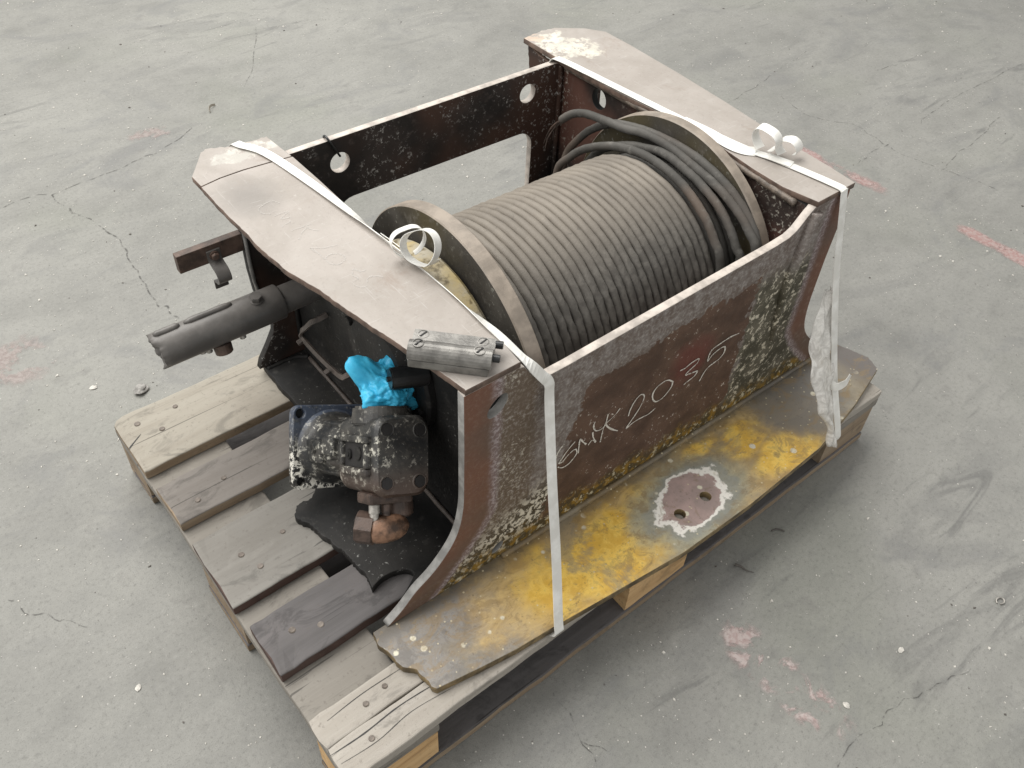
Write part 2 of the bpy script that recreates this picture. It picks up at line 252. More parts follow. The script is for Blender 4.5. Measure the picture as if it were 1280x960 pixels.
def mat_front():
    g = G('flaking_brown_plate'); x, y, z = g.xyz()
    n1 = g.noise(16, 6, .62); n2 = g.noise(55, 5, .6); n3 = g.noise(170, 4, .65); n0 = g.noise(5, 3, .5)
    flk = g.noise(70, 9, .72, .3); flk2 = g.noise(120, 9, .72, .3)
    patchwn = g.mul(g.sub(n2, .5), .05); patchbn = g.mul(g.sub(n1, .5), .05)
    left = g.add(.262, g.mul(z, .27)); top = g.add(.318, g.mul(g.sub(x, .36), .05))
    d = g.mn(g.mn(g.sub(x, left), g.sub(.706, x)), g.sub(top, z)); d = g.add(d, g.add(patchwn, patchbn)); inside = g.ss(d, -.001, .003)
    brown = g.mix(g.ss(n1, .35, .65), (.070, .041, .029), (.118, .070, .049))
    brown = g.mix(g.mul(g.ss(n3, .6, .75), .35), brown, (.19, .13, .11))
    # speckled flaking surround
    sp = g.mix(g.mul(g.ss(n3, .45, .66), g.add(.35, g.mul(n1, .9))), (.10, .075, .062), (.36, .335, .315))
    pale = g.mix(g.ss(n2, .4, .62), (.17, .138, .122), (.33, .305, .29))
    top_band = g.mix(.5, sp, pale)
    olive = g.mix(g.ss(n1, .4, .65), (.060, .055, .038), (.135, .122, .092))
    right = g.mix(g.mul(g.ss(flk, .535, .57), g.ss(n1, .38, .50)), olive, (.56, .52, .42))
    right = g.mix(g.mul(g.ss(n3, .6, .7), .4), right, (.4, .37, .32))
    rmask = g.ss(g.add(x, g.mul(g.sub(n1, .5), .12)), .70, .715)
    leftpart = g.mix(g.mul(g.ss(n3, .46, .66), g.ss(n1, .30, .62)), (.125, .092, .068), (.36, .33, .295))
    leftpart = g.mix(g.mul(g.ss(flk2, .545, .58), g.ss(n0, .40, .56)), leftpart, (.50, .46, .39))
    sur = g.mix(g.ss(g.add(x, g.mul(g.sub(n1, .5), .06)), .235, .265), leftpart, top_band)
    sur = g.mix(rmask, sur, g.mix(g.ss(z, .30, .36), right, top_band))
    # cream flakes clustered low on the flare
    lowm = g.mul(g.ss(g.add(z, g.mul(g.sub(x, .18), -.45)), .135, .06), g.ss(x, .36, .28))
    low = g.mix(g.mul(g.ss(flk, .49, .52), g.ss(n2, .36, .46)), (.062, .052, .036), (.62, .59, .51))
    sur = g.mix(lowm, sur, low)
    c = g.mix(inside, sur, brown)
    # white flakes on brown
    c = g.mix(g.mul(inside, g.mul(g.ss(flk2, .60, .625), g.ss(n1, .47, .56))), c, (.52, .47, .41))
    redb = g.mul(g.ss(g.blob(.575, .235, .06, .06, (0, 2)), 1.0, .4), inside)
    c = g.mix(g.mul(redb, .55), c, (.15, .035, .03))
    # olive-yellow dirt at the weld along the bottom
    bt = g.ss(g.add(z, g.mul(g.sub(n1, .5), .07)), .075, .035); yel = g.mix(g.ss(n2, .45, .6), (.075, .056, .024), (.26, .155, .024))
    c = g.mix(g.mul(bt, .9), c, yel)
    c = g.mix(g.mul(bt, g.mul(g.ss(flk, .555, .58), .85)), c, (.55, .50, .36))
    # smooth reddish heat band along the flame-cut side edges
    for mir in (0, 1):
        xx = g.sub(1.016, x) if mir else x
        t = g.m2('POWER', g.mx(g.sub(1.0, g.mul(z, 1/.157)), 0.0), 1.3)
        e = g.sub(xx, g.sub(.128, g.mul(t, .128)))
        e = g.add(e, g.mul(g.sub(n2, .5), .014))
        bw = .066 if not mir else .055
        band = g.ss(e, bw, bw-.014)
        bc = g.mix(g.ss(n0, .35, .6), (.115, .078, .060), (.165, .078, .052))
        bc = g.mix(g.ss(e, bw-.03, bw-.008), bc, g.mix(g.ss(n3, .45, .58), (.20, .15, .15), (.40, .35, .36)))
        c = g.mix(g.mul(band, .92), c, bc)
    return g.out(c, g.add(.48, g.mul(n2, .35)), g.add(g.mul(flk, .8), g.add(n3, g.mul(inside, -.8))), .45, .0012, spec=.28)

def mat_ledge():
    g = G('worn_yellow_plate'); x, y, z = g.xyz()
    n1 = g.noise(11, 8, .68); n2 = g.noise(36, 9, .72, .4); n3 = g.noise(150, 5, .7)
    sw = g.noise(9, 6, .65, 1.5, g.map(1, 2.2, 1, rz=.5))
    base = g.mix(g.ss(n1, .35, .65), (.18, .145, .095), (.30, .26, .19))
    grey = g.mix(g.ss(n2, .4, .65), (.15, .138, .125), (.255, .238, .218))
    yel = g.mix(g.ss(n2, .38, .66), (.62, .375, .055), (.82, .57, .125))
    tan = g.mix(g.ss(sw, .4, .65), (.36, .235, .080), (.58, .41, .165))
    def gl(cx, cy, rx, ry, hi=1.15, lo=.55): return g.ss(g.blob(cx, cy, rx, ry, amp=.30, scale=18), hi, lo)
    warm = g.mx(gl(.32, -.08, .25, .11, 1.2, .7), gl(.70, -.09, .19, .10, 1.2, .7))
    c = g.mix(g.ss(x, .10, .20), grey, base)
    c = g.mix(g.mul(warm, .85), c, tan)
    ym = g.mx(g.mx(g.ss(g.blob(.330, -.098, .165, .082, amp=.45, scale=10), 1.15, .65), g.ss(g.blob(.745, -.130, .085, .038, amp=.5, scale=10), 1.15, .6)), g.mx(g.ss(g.blob(.70, -.062, .085, .030, amp=.55, scale=11), 1.15, .5), g.ss(g.blob(.62, -.035, .05, .018, amp=.5, scale=13), 1.1, .5)))
    ym = g.mx(ym, gl(.215, -.09, .06, .03, 1.0, .3))
    c = g.mix(ym, c, yel)
    # darker grey toward the right end; grey dust at the left end
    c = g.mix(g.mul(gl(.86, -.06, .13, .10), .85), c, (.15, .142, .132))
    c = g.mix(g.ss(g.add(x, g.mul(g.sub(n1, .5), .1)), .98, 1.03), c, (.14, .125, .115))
    # dirt along the weld to the upright plate
    c = g.mix(g.mul(g.ss(g.add(y, g.mul(g.sub(n2, .5), .04)), -.030, .0), .8), c, (.075, .062, .045))
    # rinsed pale halo, white tide line and bare primer round the two holes
    w1 = g.sub(g.noise(30, 5, .6), .5); w2 = g.sub(g.noise(9, 3, .5), .5)
    dx = g.mul(g.sub(x, .526), 1/.073); dy = g.mul(g.add(y, g.add(.107, g.mul(g.sub(x, .526), -.06))), 1/.044)
    r = g.m2('POWER', g.add(g.m2('POWER', g.m2('ABSOLUTE', dx), 2.6), g.m2('POWER', g.m2('ABSOLUTE', dy), 2.6)), 1/2.6)
    r = g.add(r, g.add(g.mul(w1, .85), g.mul(w2, .95)))
    halo = g.mix(g.ss(n2, .4, .6), (.255, .245, .18), (.36, .345, .255))
    c = g.mix(g.mul(g.ss(g.add(r, g.mul(g.sub(n1, .5), .9)), 2.1, 1.25), .92), c, halo)
    c = g.mix(g.mul(g.ss(r, 1.42, 1.15), .5), c, (.23, .25, .25))
    c = g.mix(g.ss(r, 1.10, 1.03), c, (.78, .75, .69))
    pr = g.mix(g.ss(n1, .42, .6), (.30, .23, .21), (.40, .29, .265))
    c = g.mix(g.ss(r, .95, .89), c, pr)
    # white paint drips
    v = g.vor(26, out='Distance'); vm = g.noise(6, 2, .5)
    c = g.mix(g.mul(g.ss(g.add(v, g.mul(g.sub(n2, .5), .22)), .16, .11), g.ss(vm, .47, .53)), c, (.62, .58, .46))
    c = g.mix(g.mul(g.ss(g.vor(70), .13, .09), .7), c, (.60, .53, .36))
    gm = g.noise(20, 9, .75, .6, g.map(1, 1.8, 1, rz=.6)); c = g.mix(g.mul(g.mul(g.ss(gm, .52, .60), g.ss(r, 1.12, 1.3)), .55), c, (.24, .165, .075)); c = g.mix(g.mul(g.mul(g.ss(g.noise(5, 8, .72, .5), .55, .64), g.ss(r, 1.12, 1.3)), .6), c, (.22, .195, .15)); c = g.mix(g.mul(g.ss(n2, .56, .62), .35), c, (.17, .115, .05)); c = g.mix(g.mul(g.ss(n3, .58, .70), .5), c, (.09, .07, .045))
    return g.out(c, g.add(.30, g.mul(n1, .35)), g.add(n3, g.mul(n2, 1.2)), .25, .001, spec=.5)

def mat_flange():
    g = G('dusty_mill_steel'); n1 = g.noise(7, 5, .6, .6); n2 = g.noise(40, 5, .6); n3 = g.noise(220, 3, .6)
    x, y, z = g.xyz()
    c = g.mix(g.ss(n1, .3, .7), (.275, .245, .218), (.345, .312, .284))
    c = g.mix(g.mul(g.ss(n2, .5, .72), .35), c, (.36, .335, .31))
    c = g.mix(g.mul(g.ss(n3, .58, .7), .25), c, (.17, .15, .135)); sk = g.noise(5, 7, .7, .4, g.map(3.2, .8, 1, rz=.15)); c = g.mix(g.mul(g.ss(sk, .53, .68), .4), c, (.235, .212, .19)); c = g.mix(g.mul(g.ss(g.noise(90, 7, .75), .60, .66), .3), c, (.46, .44, .41))
    c = g.mix(g.mul(g.ss(g.blob(.10, .52, .05, .07, amp=.25, scale=12), 1.2, .2), .55), c, (.15, .14, .13))
    s1 = g.noise(6, 3, .5, .2, g.map(60, 2.5, 1, rz=.5)); s2 = g.noise(6, 3, .5, .2, g.map(3, 70, 1, rz=.35)); c = g.mix(g.mul(g.ss(g.mx(s1, s2), .66, .72), .35), c, (.44, .42, .40)); rb = g.noise(8, 7, .7, .5, g.map(1, 1, 1, loc=(7, 3, 1))); c = g.mix(g.mul(g.ss(rb, .57, .68), .45), c, (.205, .150, .115))
    for cx, cy, rx, ry, col in ((.165, .64, .05, .022, (.50, .475, .43)), (.13, .635, .03, .02, (.45, .43, .39)), (.815, .64, .04, .06, (.58, .55, .48)), (.845, .60, .03, .05, (.55, .52, .45)), (.79, .69, .02, .02, (.5, .40, .32))):
        c = g.mix(g.mul(g.ss(g.blob(cx, cy, rx, ry, amp=.55, scale=34), 1.05, .80), g.ss(g.noise(60, 8, .74), .40, .50)), c, g.mix(g.ss(n2, .45, .55), col, tuple(q*.86 for q in col)))
    return g.out(c, g.add(.42, g.mul(n2, .25)), g.add(n3, n2), .12, .0008, spec=.5)

def mat_dark(name, base=(.013, .013, .013), hi=(.032, .030, .028), speck=(.33, .33, .31), amt=.66, rough=.42, brown=None):
    g = G(name); n1 = g.noise(9, 5, .6); n2 = g.noise(50, 5, .62); n3 = g.noise(130, 7, .72, .2)
    c = g.mix(g.ss(n1, .35, .7), base, hi)
    if brown: c = g.mix(g.ss(g.noise(4.5, 3, .5, 0, g.map(1, 1, 1, loc=(3, 1, 2))), .42, .58), c, brown)
    c = g.mix(g.mul(g.ss(n2, .55, .75), .5), c, tuple(q*1.9 for q in hi))
    c = g.mix(g.mul(g.mul(g.ss(n3, amt-.045, amt-.01), .75), g.ss(n1, .42, .58)), c, speck)
    return g.out(c, g.add(rough-.02, g.mul(n2, .35)), g.add(n2, n3), .35, .0012, spec=.22)

def mat_motor():
    g = G('chipped_black_motor_paint'); n1 = g.noise(22, 5, .6); n2 = g.noise(105, 9, .72, .2); n3 = g.noise(240, 3, .6); x, y, z = g.xyz()
    c = g.mix(g.ss(n1, .35, .7), (.016, .017, .018), (.062, .058, .052))
    c = g.mix(g.mul(g.ss(n3, .55, .72), .35), c, (.17, .155, .13))
    cl = g.mx(g.ss(g.blob(-.058, -.045, .03, .05, amp=.3), 1.2, .5), g.mx(g.ss(g.blob(-.035, .005, .022, .026, amp=.3), 1.2, .6), g.mul(g.ss(g.blob(-.04, .002, .03, .04, (0, 1), .3), 1.2, .6), g.ss(z, .062, .05))))
    zc = g.mx(g.mul(g.ss(z, .09, .075), g.ss(z, .052, .062)), g.ss(z, .012, .004))
    c = g.mix(g.mul(g.ss(n2, .53, .58), g.mul(g.ss(n1, .42, .56), g.mul(g.mx(cl, g.mul(zc, .6)), .9))), c, (.60, .58, .50))
    c = g.mix(g.mul(g.ss(n2, .485, .51), g.mul(g.ss(z, .006, .001), g.mul(g.mx(g.ss(x, -.044, -.052), g.ss(y, -.040, -.050)), g.ss(y, .02, -.01)))), c, (.62, .60, .54))
    c = g.mix(g.mul(g.ss(y, -.01, .05), g.mul(g.ss(z, .012, .004), .75)), c, (.075, .095, .14))
    c = g.mix(g.mul(g.ss(n2, .585, .61), .4), c, (.45, .43, .38)); c = g.mix(g.mul(g.ss(g.noise(40, 7, .7), .52, .62), .6), c, (.018, .017, .016))
    c = g.mix(g.mul(g.mul(g.ss(y, -.005, -.05), g.ss(z, .07, .10)), .7), c, (.075, .045, .032))
    return g.out(c, g.add(.28, g.mul(n1, .3)), g.add(n2, n1), .3, .0012)

def mat_rope():
    g = G('greasy_wire_rope'); x, y, z = g.xyz(); n1 = g.noise(9, 5, .6); n2 = g.noise(60, 5, .65, .4); n3 = g.noise(260, 3, .6)
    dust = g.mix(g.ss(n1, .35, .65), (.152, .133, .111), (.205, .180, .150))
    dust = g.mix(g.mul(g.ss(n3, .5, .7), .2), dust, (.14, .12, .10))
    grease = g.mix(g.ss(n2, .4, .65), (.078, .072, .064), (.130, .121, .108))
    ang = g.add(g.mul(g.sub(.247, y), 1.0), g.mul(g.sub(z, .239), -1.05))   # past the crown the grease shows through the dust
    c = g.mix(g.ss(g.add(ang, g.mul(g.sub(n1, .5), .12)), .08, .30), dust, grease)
    c = g.mix(g.mul(g.ss(g.add(x, g.mul(g.sub(n1, .5), .06)), .665, .70), .6), c, g.mix(g.ss(x, .715, .735), (.125, .118, .108), (.165, .128, .105)))
    c = g.mix(g.mul(g.ss(n2, .62, .70), .40), c, (.045, .042, .04))
    return g.out(c, g.add(.48, g.mul(n2, .3)), g.add(g.mul(n2, 1.0), n3), .3, .001, spec=.4)

def mat_yellow_floor():
    g = G('grimy_yellow_paint'); n = g.noise(14, 5, .6); n2 = g.noise(60, 5, .6)
    c = g.mix(g.ss(n, .4, .62), (.33, .30, .235), (.40, .315, .15)); c = g.mix(g.ss(n2, .5, .7), c, (.12, .09, .04))
    return g.out(c, .5, n2, .2, .001)

def mat_strap():
    g = G('white_strapping'); n = g.noise(40, 4, .6); w = g.noise(6, 3, .6)
    c = g.mix(g.ss(n, .4, .7), (.66, .65, .615), (.80, .795, .765)); c = g.mix(g.mul(g.ss(w, .55, .7), .2), c, (.36, .35, .33))
    return g.out(c, .34, g.noise(300, 2, .5), .05, .0005, Subsurface_Weight=.0)

def mat_glove():
    g = G('blue_nitrile'); n = g.noise(35, 4, .6)
    c = g.mix(g.ss(n, .35, .7), (.04, .44, .72), (.09, .58, .86))
    return g.out(c, .42, g.noise(140, 4, .6, 1.0), .25, .001, spec=.4)

def mat_film():
    g = G('crumpled_clear_film'); n = g.noise(60, 4, .6, 1.0); a = g.ss(n, .3, .7)
    c = g.mix(a, (.62, .60, .565), (.80, .785, .75))
    return g.out(c, .28, g.noise(16, 2, .5, 1.2), .3, .004, alpha=g.add(.45, g.mul(a, .30)))

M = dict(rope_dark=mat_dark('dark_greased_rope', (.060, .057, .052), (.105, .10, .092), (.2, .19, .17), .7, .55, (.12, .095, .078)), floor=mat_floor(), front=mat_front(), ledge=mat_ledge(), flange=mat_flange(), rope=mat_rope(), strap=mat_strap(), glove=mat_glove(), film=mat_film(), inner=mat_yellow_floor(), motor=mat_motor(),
    edge=mat_plain('bare_cut_edge', (.42, .375, .335), .5, 0, .25, 40), edge_brown=mat_plain('rusty_cut_edge', (.125, .085, .066), .6, 0, .35, 50, .5),
    edge_grey=mat_plain('grey_cut_edge', (.225, .22, .21), .5, 0, .25, 40), edge_yellow=mat_plain('yellowed_cut_edge', (.16, .115, .055), .55, 0, .55, 35, .5),
    black=mat_dark('greasy_black_paint'), back=mat_dark('dark_brown_plate', (.020, .018, .017), (.05, .04, .036), (.40, .39, .37), .62, .5, (.062, .036, .027)),
    black_brown=mat_dark('black_and_brown_wall', (.022, .018, .016), (.06, .042, .036), (.55, .52, .45), .60, .5, (.10, .05, .038)),
    disc=mat_dark('drum_disc_face', (.045, .041, .036), (.092, .085, .075), (.26, .26, .23), .64, .5, (.075, .062, .035)),
    rim=mat_plain('worn_drum_rim', (.235, .198, .162), .5, 0, .2, 30, .2), tube=mat_plain('greasy_grey_tube', (.108, .10, .093), .42, .0, .2, 20, .25),
    bar=mat_plain('brown_bar', (.085, .055, .042), .55, 0, .5, 35, .4), clip=mat_plain('grey_brown_clip', (.10, .082, .072), .5, 0, .25, 60, .25),
    copper=mat_plain('coppery_fitting', (.155, .088, .056), .45, .2, .75, 45, .5), fluff=mat_plain('grey_fluff', (.26, .25, .235), .9, 0, .3, 90, .6), rust=mat_plain('brown_rusty_fitting', (.062, .041, .032), .5, .1, .4, 60, .4),
    steel=mat_plain('dull_bright_bolt', (.38, .36, .33), .38, .5, .3, 80, .2), clamp=mat_plain('dusty_grey_clamp', (.175, .168, .156), .36, .35, .3, 40, .3),
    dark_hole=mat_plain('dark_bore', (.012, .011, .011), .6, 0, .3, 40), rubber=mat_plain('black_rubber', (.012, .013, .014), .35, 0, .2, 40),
    weld=mat_plain('weld_bead', (.13, .105, .085), .5, .1, .4, 90, .6), chalk=None, nail=mat_plain('nail_steel', (.15, .125, .105), .55, .2, .3, 90),
    w1=mat_wood('pale_board', (.315, .290, .245), (.22, .192, .155), (.205, .178, .145), .6, 1), w2=mat_wood('grey_brown_board', (.190, .172, .156), (.135, .118, .104), (.155, .14, .126), .6, 2),
    w3=mat_wood('grey_board', (.215, .204, .185), (.155, .143, .128), (.17, .158, .14), .6, 3), w4=mat_wood('dark_stained_board', (.115, .108, .108), (.070, .065, .064), (.145, .130, .128), .7, 4),
    w5=mat_wood('bleached_board', (.365, .338, .30), (.26, .23, .195), (.29, .262, .226), .6, 5), wd=mat_wood('dark_red_brown_wood', (.085, .05, .04), (.05, .03, .025), (.07, .05, .045), .6, 9), w6=mat_wood('brown_old_wood', (.30, .235, .165), (.17, .115, .072), (.2, .15, .1), 1, 6),
    w7=mat_wood('fresh_block_wood', (.62, .42, .215), (.42, .24, .10), (.52, .36, .2), 1, 7), w8=mat_wood('cross_board_wood', (.235, .218, .192), (.165, .146, .124), (.19, .174, .152), .6, 8),
    chip=mat_plain('pale_chip', (.50, .48, .44), .7, 0, .2, 200), chip_dark=mat_plain('dark_chip', (.10, .09, .08), .7, 0, .2, 200))
def mat_chalk(name, col, thr, a):
    g = G(name); n = g.noise(420, 3, .6); return g.out(col, .9, None, alpha=g.mul(g.ss(n, thr, thr+.12), a))
M['chalk'] = mat_chalk('white_chalk', (.66, .63, .57), .34, .95); M['faint'] = mat_chalk('faint_chalk', (.52, .50, .475), .42, .42)
def mat_crack():
    g = G('crack_shadow'); n = g.noise(60, 4, .6); return g.out((.06, .058, .054), .9, None, alpha=g.mul(g.ss(n, .40, .62), .5))
M['crack'] = mat_crack()
M['red'] = mat_mark('worn_red_paint', (.385, .225, .21), (.44, .335, .315), .43, .68); M['pink'] = mat_mark('worn_pink_paint', (.40, .30, .285), (.50, .43, .41), .36, .8, True)
M['pinkish'] = mat_mark('faded_pink_stain', (.32, .25, .235), (.42, .36, .34), .38, .5, True)
# ------------------------------------------------------------------ object helpers
TH = math.radians(-0.9); ORG = Vector((0.17, 0.150, 0.144))
WM = Matrix.Translation(ORG) @ Matrix.Rotation(TH, 4, 'Z')          # frame of the winch on its pallet

def link(name, me, mats, parent=None, kind=None, mat=None):
    o = bpy.data.objects.new(name, me); COL.objects.link(o)
    if not isinstance(mats, (list, tuple)): mats = [mats]
    if len(me.materials) == 0:
        for m in mats: me.materials.append(m)
    if parent: o.parent = parent
    if kind: o['kind'] = kind
    if mat is not None: o.matrix_local = mat
    return o
def thing(name, label, cat, base=(0, 0, 0), group=None, mw=None):
    o = bpy.data.objects.new(name, None); COL.objects.link(o); o.empty_display_size = .05
    o.matrix_world = mw if mw is not None else WM @ Matrix.Translation(base)
    o['label'] = label; o['category'] = cat
    if group: o['group'] = group
    return o
def tag(o, label, cat, group=None):
    o['label'] = label; o['category'] = cat
    if group: o['group'] = group
    return o
def mesh(name, v, f, smooth=False, mi=None):
    me = bpy.data.meshes.new(name); me.from_pydata([tuple(a) for a in v], [], f)
    if smooth: me.polygons.foreach_set('use_smooth', [True]*len(me.polygons))
    if mi: me.polygons.foreach_set('material_index', mi)
    me.update(); return me
def bm_mesh(name, bm, smooth=False):
    bmesh.ops.recalc_face_normals(bm, faces=bm.faces[:])
    me = bpy.data.meshes.new(name); bm.to_mesh(me); bm.free()
    if smooth: me.polygons.foreach_set('use_smooth', [True]*len(me.polygons))
    return me
def h1(p, s, seed=0): return noise.noise(Vector((p[0]*s+seed*7.3, p[1]*s+seed*1.9, p[2]*s-seed*3.1)))

def plate(name, outline, holes, t, fmap, bevel=.0012, edge_slot=True, grey=None):
    """flat plate cut from an outline, with bored holes; side faces take material slot 1"""
    cu = bpy.data.curves.new(name, 'CURVE'); cu.dimensions = '2D'; cu.fill_mode = 'BOTH'
    for pts in [outline]+list(holes):
        sp = cu.splines.new('POLY'); sp.points.add(len(pts)-1); sp.use_cyclic_u = True
        for p, q in zip(sp.points, pts): p.co = (q[0], q[1], 0, 1)
    cu.extrude = t/2-bevel; cu.bevel_depth = bevel; cu.bevel_resolution = 1; cu.offset = -bevel
    tmp = bpy.data.objects.new('tmp', cu); COL.objects.link(tmp)
    dg = bpy.context.evaluated_depsgraph_get(); me = bpy.data.meshes.new_from_object(tmp.evaluated_get(dg))
    bpy.data.objects.remove(tmp); bpy.data.curves.remove(cu)
    bm = bmesh.new(); bm.from_mesh(me); bpy.data.meshes.remove(me)
    bmesh.ops.remove_doubles(bm, verts=bm.verts[:], dist=1e-5); bm.normal_update()
    if edge_slot:
        for f in bm.faces:
            f.material_index = 1 if abs(f.normal.z) < .6 else 0
            if f.material_index and grey and grey(f.calc_center_median(), f.normal): f.material_index = 2
    for v in bm.verts: v.co = Vector(fmap(v.co.x, v.co.y, v.co.z+t/2))
    return bm_mesh(name, bm)
def circle(cx, cy, r, n=20, ry=None, rot=0):
    ry = ry or r; o = []
    for i in range(n):
        a = 2*math.pi*i/n; x, y = r*math.cos(a), ry*math.sin(a)
        o.append((cx+x*math.cos(rot)-y*math.sin(rot), cy+x*math.sin(rot)+y*math.cos(rot)))
    return o
def rrect(x0, x1, y0, y1, r, n=6):
    o = []
    for cx, cy, a0 in ((x1-r, y1-r, 0), (x0+r, y1-r, 90), (x0+r, y0+r, 180), (x1-r, y0+r, 270)):
        for i in range(n+1):
            a = math.radians(a0+90*i/n); o.append((cx+r*math.cos(a), cy+r*math.sin(a)))
    return o
def crom(pts, k=6, closed=False):
    P = [Vector(p) for p in pts]; n = len(P); o = []
    rng = range(n if closed else n-1)
    for i in rng:
        g = lambda j: P[j % n] if closed else P[max(0, min(n-1, j))]
        a, b, c, d = g(i-1), g(i), g(i+1), g(i+2)
        for s in range(k):
            t = s/k
            o.append(.5*((2*b)+(c-a)*t+(2*a-5*b+4*c-d)*t*t+(3*b-a-3*c+d)*t**3))
    if not closed: o.append(P[-1])
    return o
def jag(pts, amp, step=.006, seed=1):
    """subdivide a 2-D polyline and roughen it like a flame-cut edge"""
    o = []
    for a, b in zip(pts[:-1], pts[1:]):
        a = Vector((a[0], a[1])); b = Vector((b[0], b[1])); L = (b-a).length; n = max(1, int(L/step))
        nrm = Vector((-(b-a).y, (b-a).x)).normalized() if L > 0 else Vector((0, 0))
        for i in range(n):
            p = a+(b-a)*i/n; k = noise.noise(Vector((p.x*160, p.y*160, seed)))*amp + noise.noise(Vector((p.x*45, p.y*45, seed+5)))*amp
            p = p+nrm*k; o.append((p.x, p.y))
    o.append((pts[-1][0], pts[-1][1])); return o
def tube(name, pts, r, segs=10, caps=True, rough=0, seed=0, rscale=90, smooth=True):
    P = [Vector(p) for p in pts]; n = len(P); T = [(P[min(n-1, i+1)]-P[max(0, i-1)]).normalized() for i in range(n)]
    up = Vector((0, 0, 1)) if abs(T[0].z) < .9 else Vector((1, 0, 0)); N = (up-T[0]*up.dot(T[0])).normalized(); V = []; F = []
    for i in range(n):
        N = (N-T[i]*N.dot(T[i])).normalized(); B = T[i].cross(N); rr = r(i/(n-1)) if callable(r) else r
        for j in range(segs):
            a = 2*math.pi*j/segs; d = N*math.cos(a)+B*math.sin(a); p = P[i]+d*rr
            if rough: p += d*rough*(h1(p, rscale, seed)+.6*h1(p, rscale*2.7, seed+3))
            V.append(p)
    for i in range(n-1):
        for j in range(segs):
            a, b = i*segs+j, i*segs+(j+1) % segs; F.append((a, b, b+segs, a+segs))
    if caps: F.append(tuple(range(segs))[::-1]); F.append(tuple(range((n-1)*segs, n*segs)))
    return mesh(name, V, F, smooth)
def lathe(name, prof, axis_map, segs=48, smooth=False, close=True):
    """prof: list of (radius, height)"""
    V = []; F = []; n = len(prof)
    for i in range(segs):
        a = 2*math.pi*i/segs
        for r, h in prof: V.append(axis_map(r*math.cos(a), r*math.sin(a), h))
    for i in range(segs):
        j = (i+1) % segs
        for k in range(n-1): F.append((i*n+k, j*n+k, j*n+k+1, i*n+k+1))
        if close: F.append((i*n+n-1, j*n+n-1, j*n, i*n))
    me = mesh(name, V, F, smooth); bm = bmesh.new(); bm.from_mesh(me); bmesh.ops.remove_doubles(bm, verts=bm.verts[:], dist=1e-6); bpy.data.meshes.remove(me); return bm_mesh(name, bm, smooth)
def box_bm(bm, x0, x1, y0, y1, z0, z1, bev=0, M4=None):
    r = bmesh.ops.create_cube(bm, size=1); vs = r['verts']
    for v in vs: v.co = Vector(((x0+x1)/2+v.co.x*(x1-x0), (y0+y1)/2+v.co.y*(y1-y0), (z0+z1)/2+v.co.z*(z1-z0)))
    if bev:
        es = list({e for v in vs for e in v.link_edges}); q = bmesh.ops.bevel(bm, geom=es, offset=bev, segments=2, affect='EDGES', profile=.6)
        vs = list({v for f in q['faces'] for v in f.verts} | {v for v in vs if v.is_valid})
    if M4:
        for v in vs: v.co = M4 @ v.co
    return vs
def box(name, x0, x1, y0, y1, z0, z1, bev=.001, M4=None):
    bm = bmesh.new(); box_bm(bm, x0, x1, y0, y1, z0, z1, bev, M4); return bm_mesh(name, bm)
def cyl_bm(bm, a, b, r, n=20, r2=None, bev=0):
    a = Vector(a); b = Vector(b); q = bmesh.ops.create_cone(bm, cap_ends=True, segments=n, radius1=r, radius2=r if r2 is None else r2, depth=(b-a).length)
    m = Matrix.Translation((a+b)/2) @ (b-a).to_track_quat('Z', 'Y').to_matrix().to_4x4(); vs = q['verts']
    if bev:
        es = [e for e in {e for v in vs for e in v.link_edges} if abs((e.verts[0].co-e.verts[1].co).z) < 1e-6]
        k = bmesh.ops.bevel(bm, geom=es, offset=bev, segments=2, affect='EDGES'); vs = list({v for f in k['faces'] for v in f.verts} | {v for v in vs if v.is_valid})
    for v in vs: v.co = m @ v.co
def cyl(name, a, b, r, n=20, r2=None, bev=.0006):
    bm = bmesh.new(); cyl_bm(bm, a, b, r, n, r2, bev); return bm_mesh(name, bm)
def ribbon(name, pts, wid, w, t, k=1, smooth=True, taper=None):
    """flat band: centre line pts, width direction per point"""
    P = [Vector(p) for p in pts]; W = [Vector(q) for q in wid] if isinstance(wid[0], (tuple, list, Vector)) else [Vector(wid)]*len(P)
    if k > 1: P = crom(P, k); W = crom(W, k)
    V = []; F = []; n = len(P)
    for i in range(n):
        T = (P[min(n-1, i+1)]-P[max(0, i-1)]).normalized(); X = (W[i]-T*W[i].dot(T)).normalized(); N = T.cross(X).normalized()
        for sx, sn in ((-1, -1), (1, -1), (1, 1), (-1, 1)): V.append(P[i]+X*sx*w/2+N*sn*t/2)
    for i in range(n-1):
        for j in range(4): a, b = i*4+j, i*4+(j+1) % 4; F.append((a, b, b+4, a+4))
    F += [(3, 2, 1, 0), tuple(range((n-1)*4, n*4))]
    me = mesh(name, V, F, False); return me
def stroke(name, pts, w, nrm, lift=0):
    """thin flat chalk line on a surface"""
    P = crom(pts, 5); V = []; F = []; nrm = Vector(nrm)
    for i, p in enumerate(P):
        T = (P[min(len(P)-1, i+1)]-P[max(0, i-1)]).normalized(); X = T.cross(nrm).normalized()
        ww = w*(.6+.5*noise.noise(p*70))+.0004
        V += [p+X*ww/2+nrm*lift, p-X*ww/2+nrm*lift]
    for i in range(len(P)-1): F.append((2*i, 2*i+1, 2*i+3, 2*i+2))
    return V, F
def hexbolt(bm, base, axis, r, h, wr=None):
    b = Vector(base); a = Vector(axis).normalized()
    if wr: cyl_bm(bm, b, b+a*.0025, wr, 20, None, .0005); b = b+a*.0025
    cyl_bm(bm, b, b+a*h, r, 6, None, .0008)

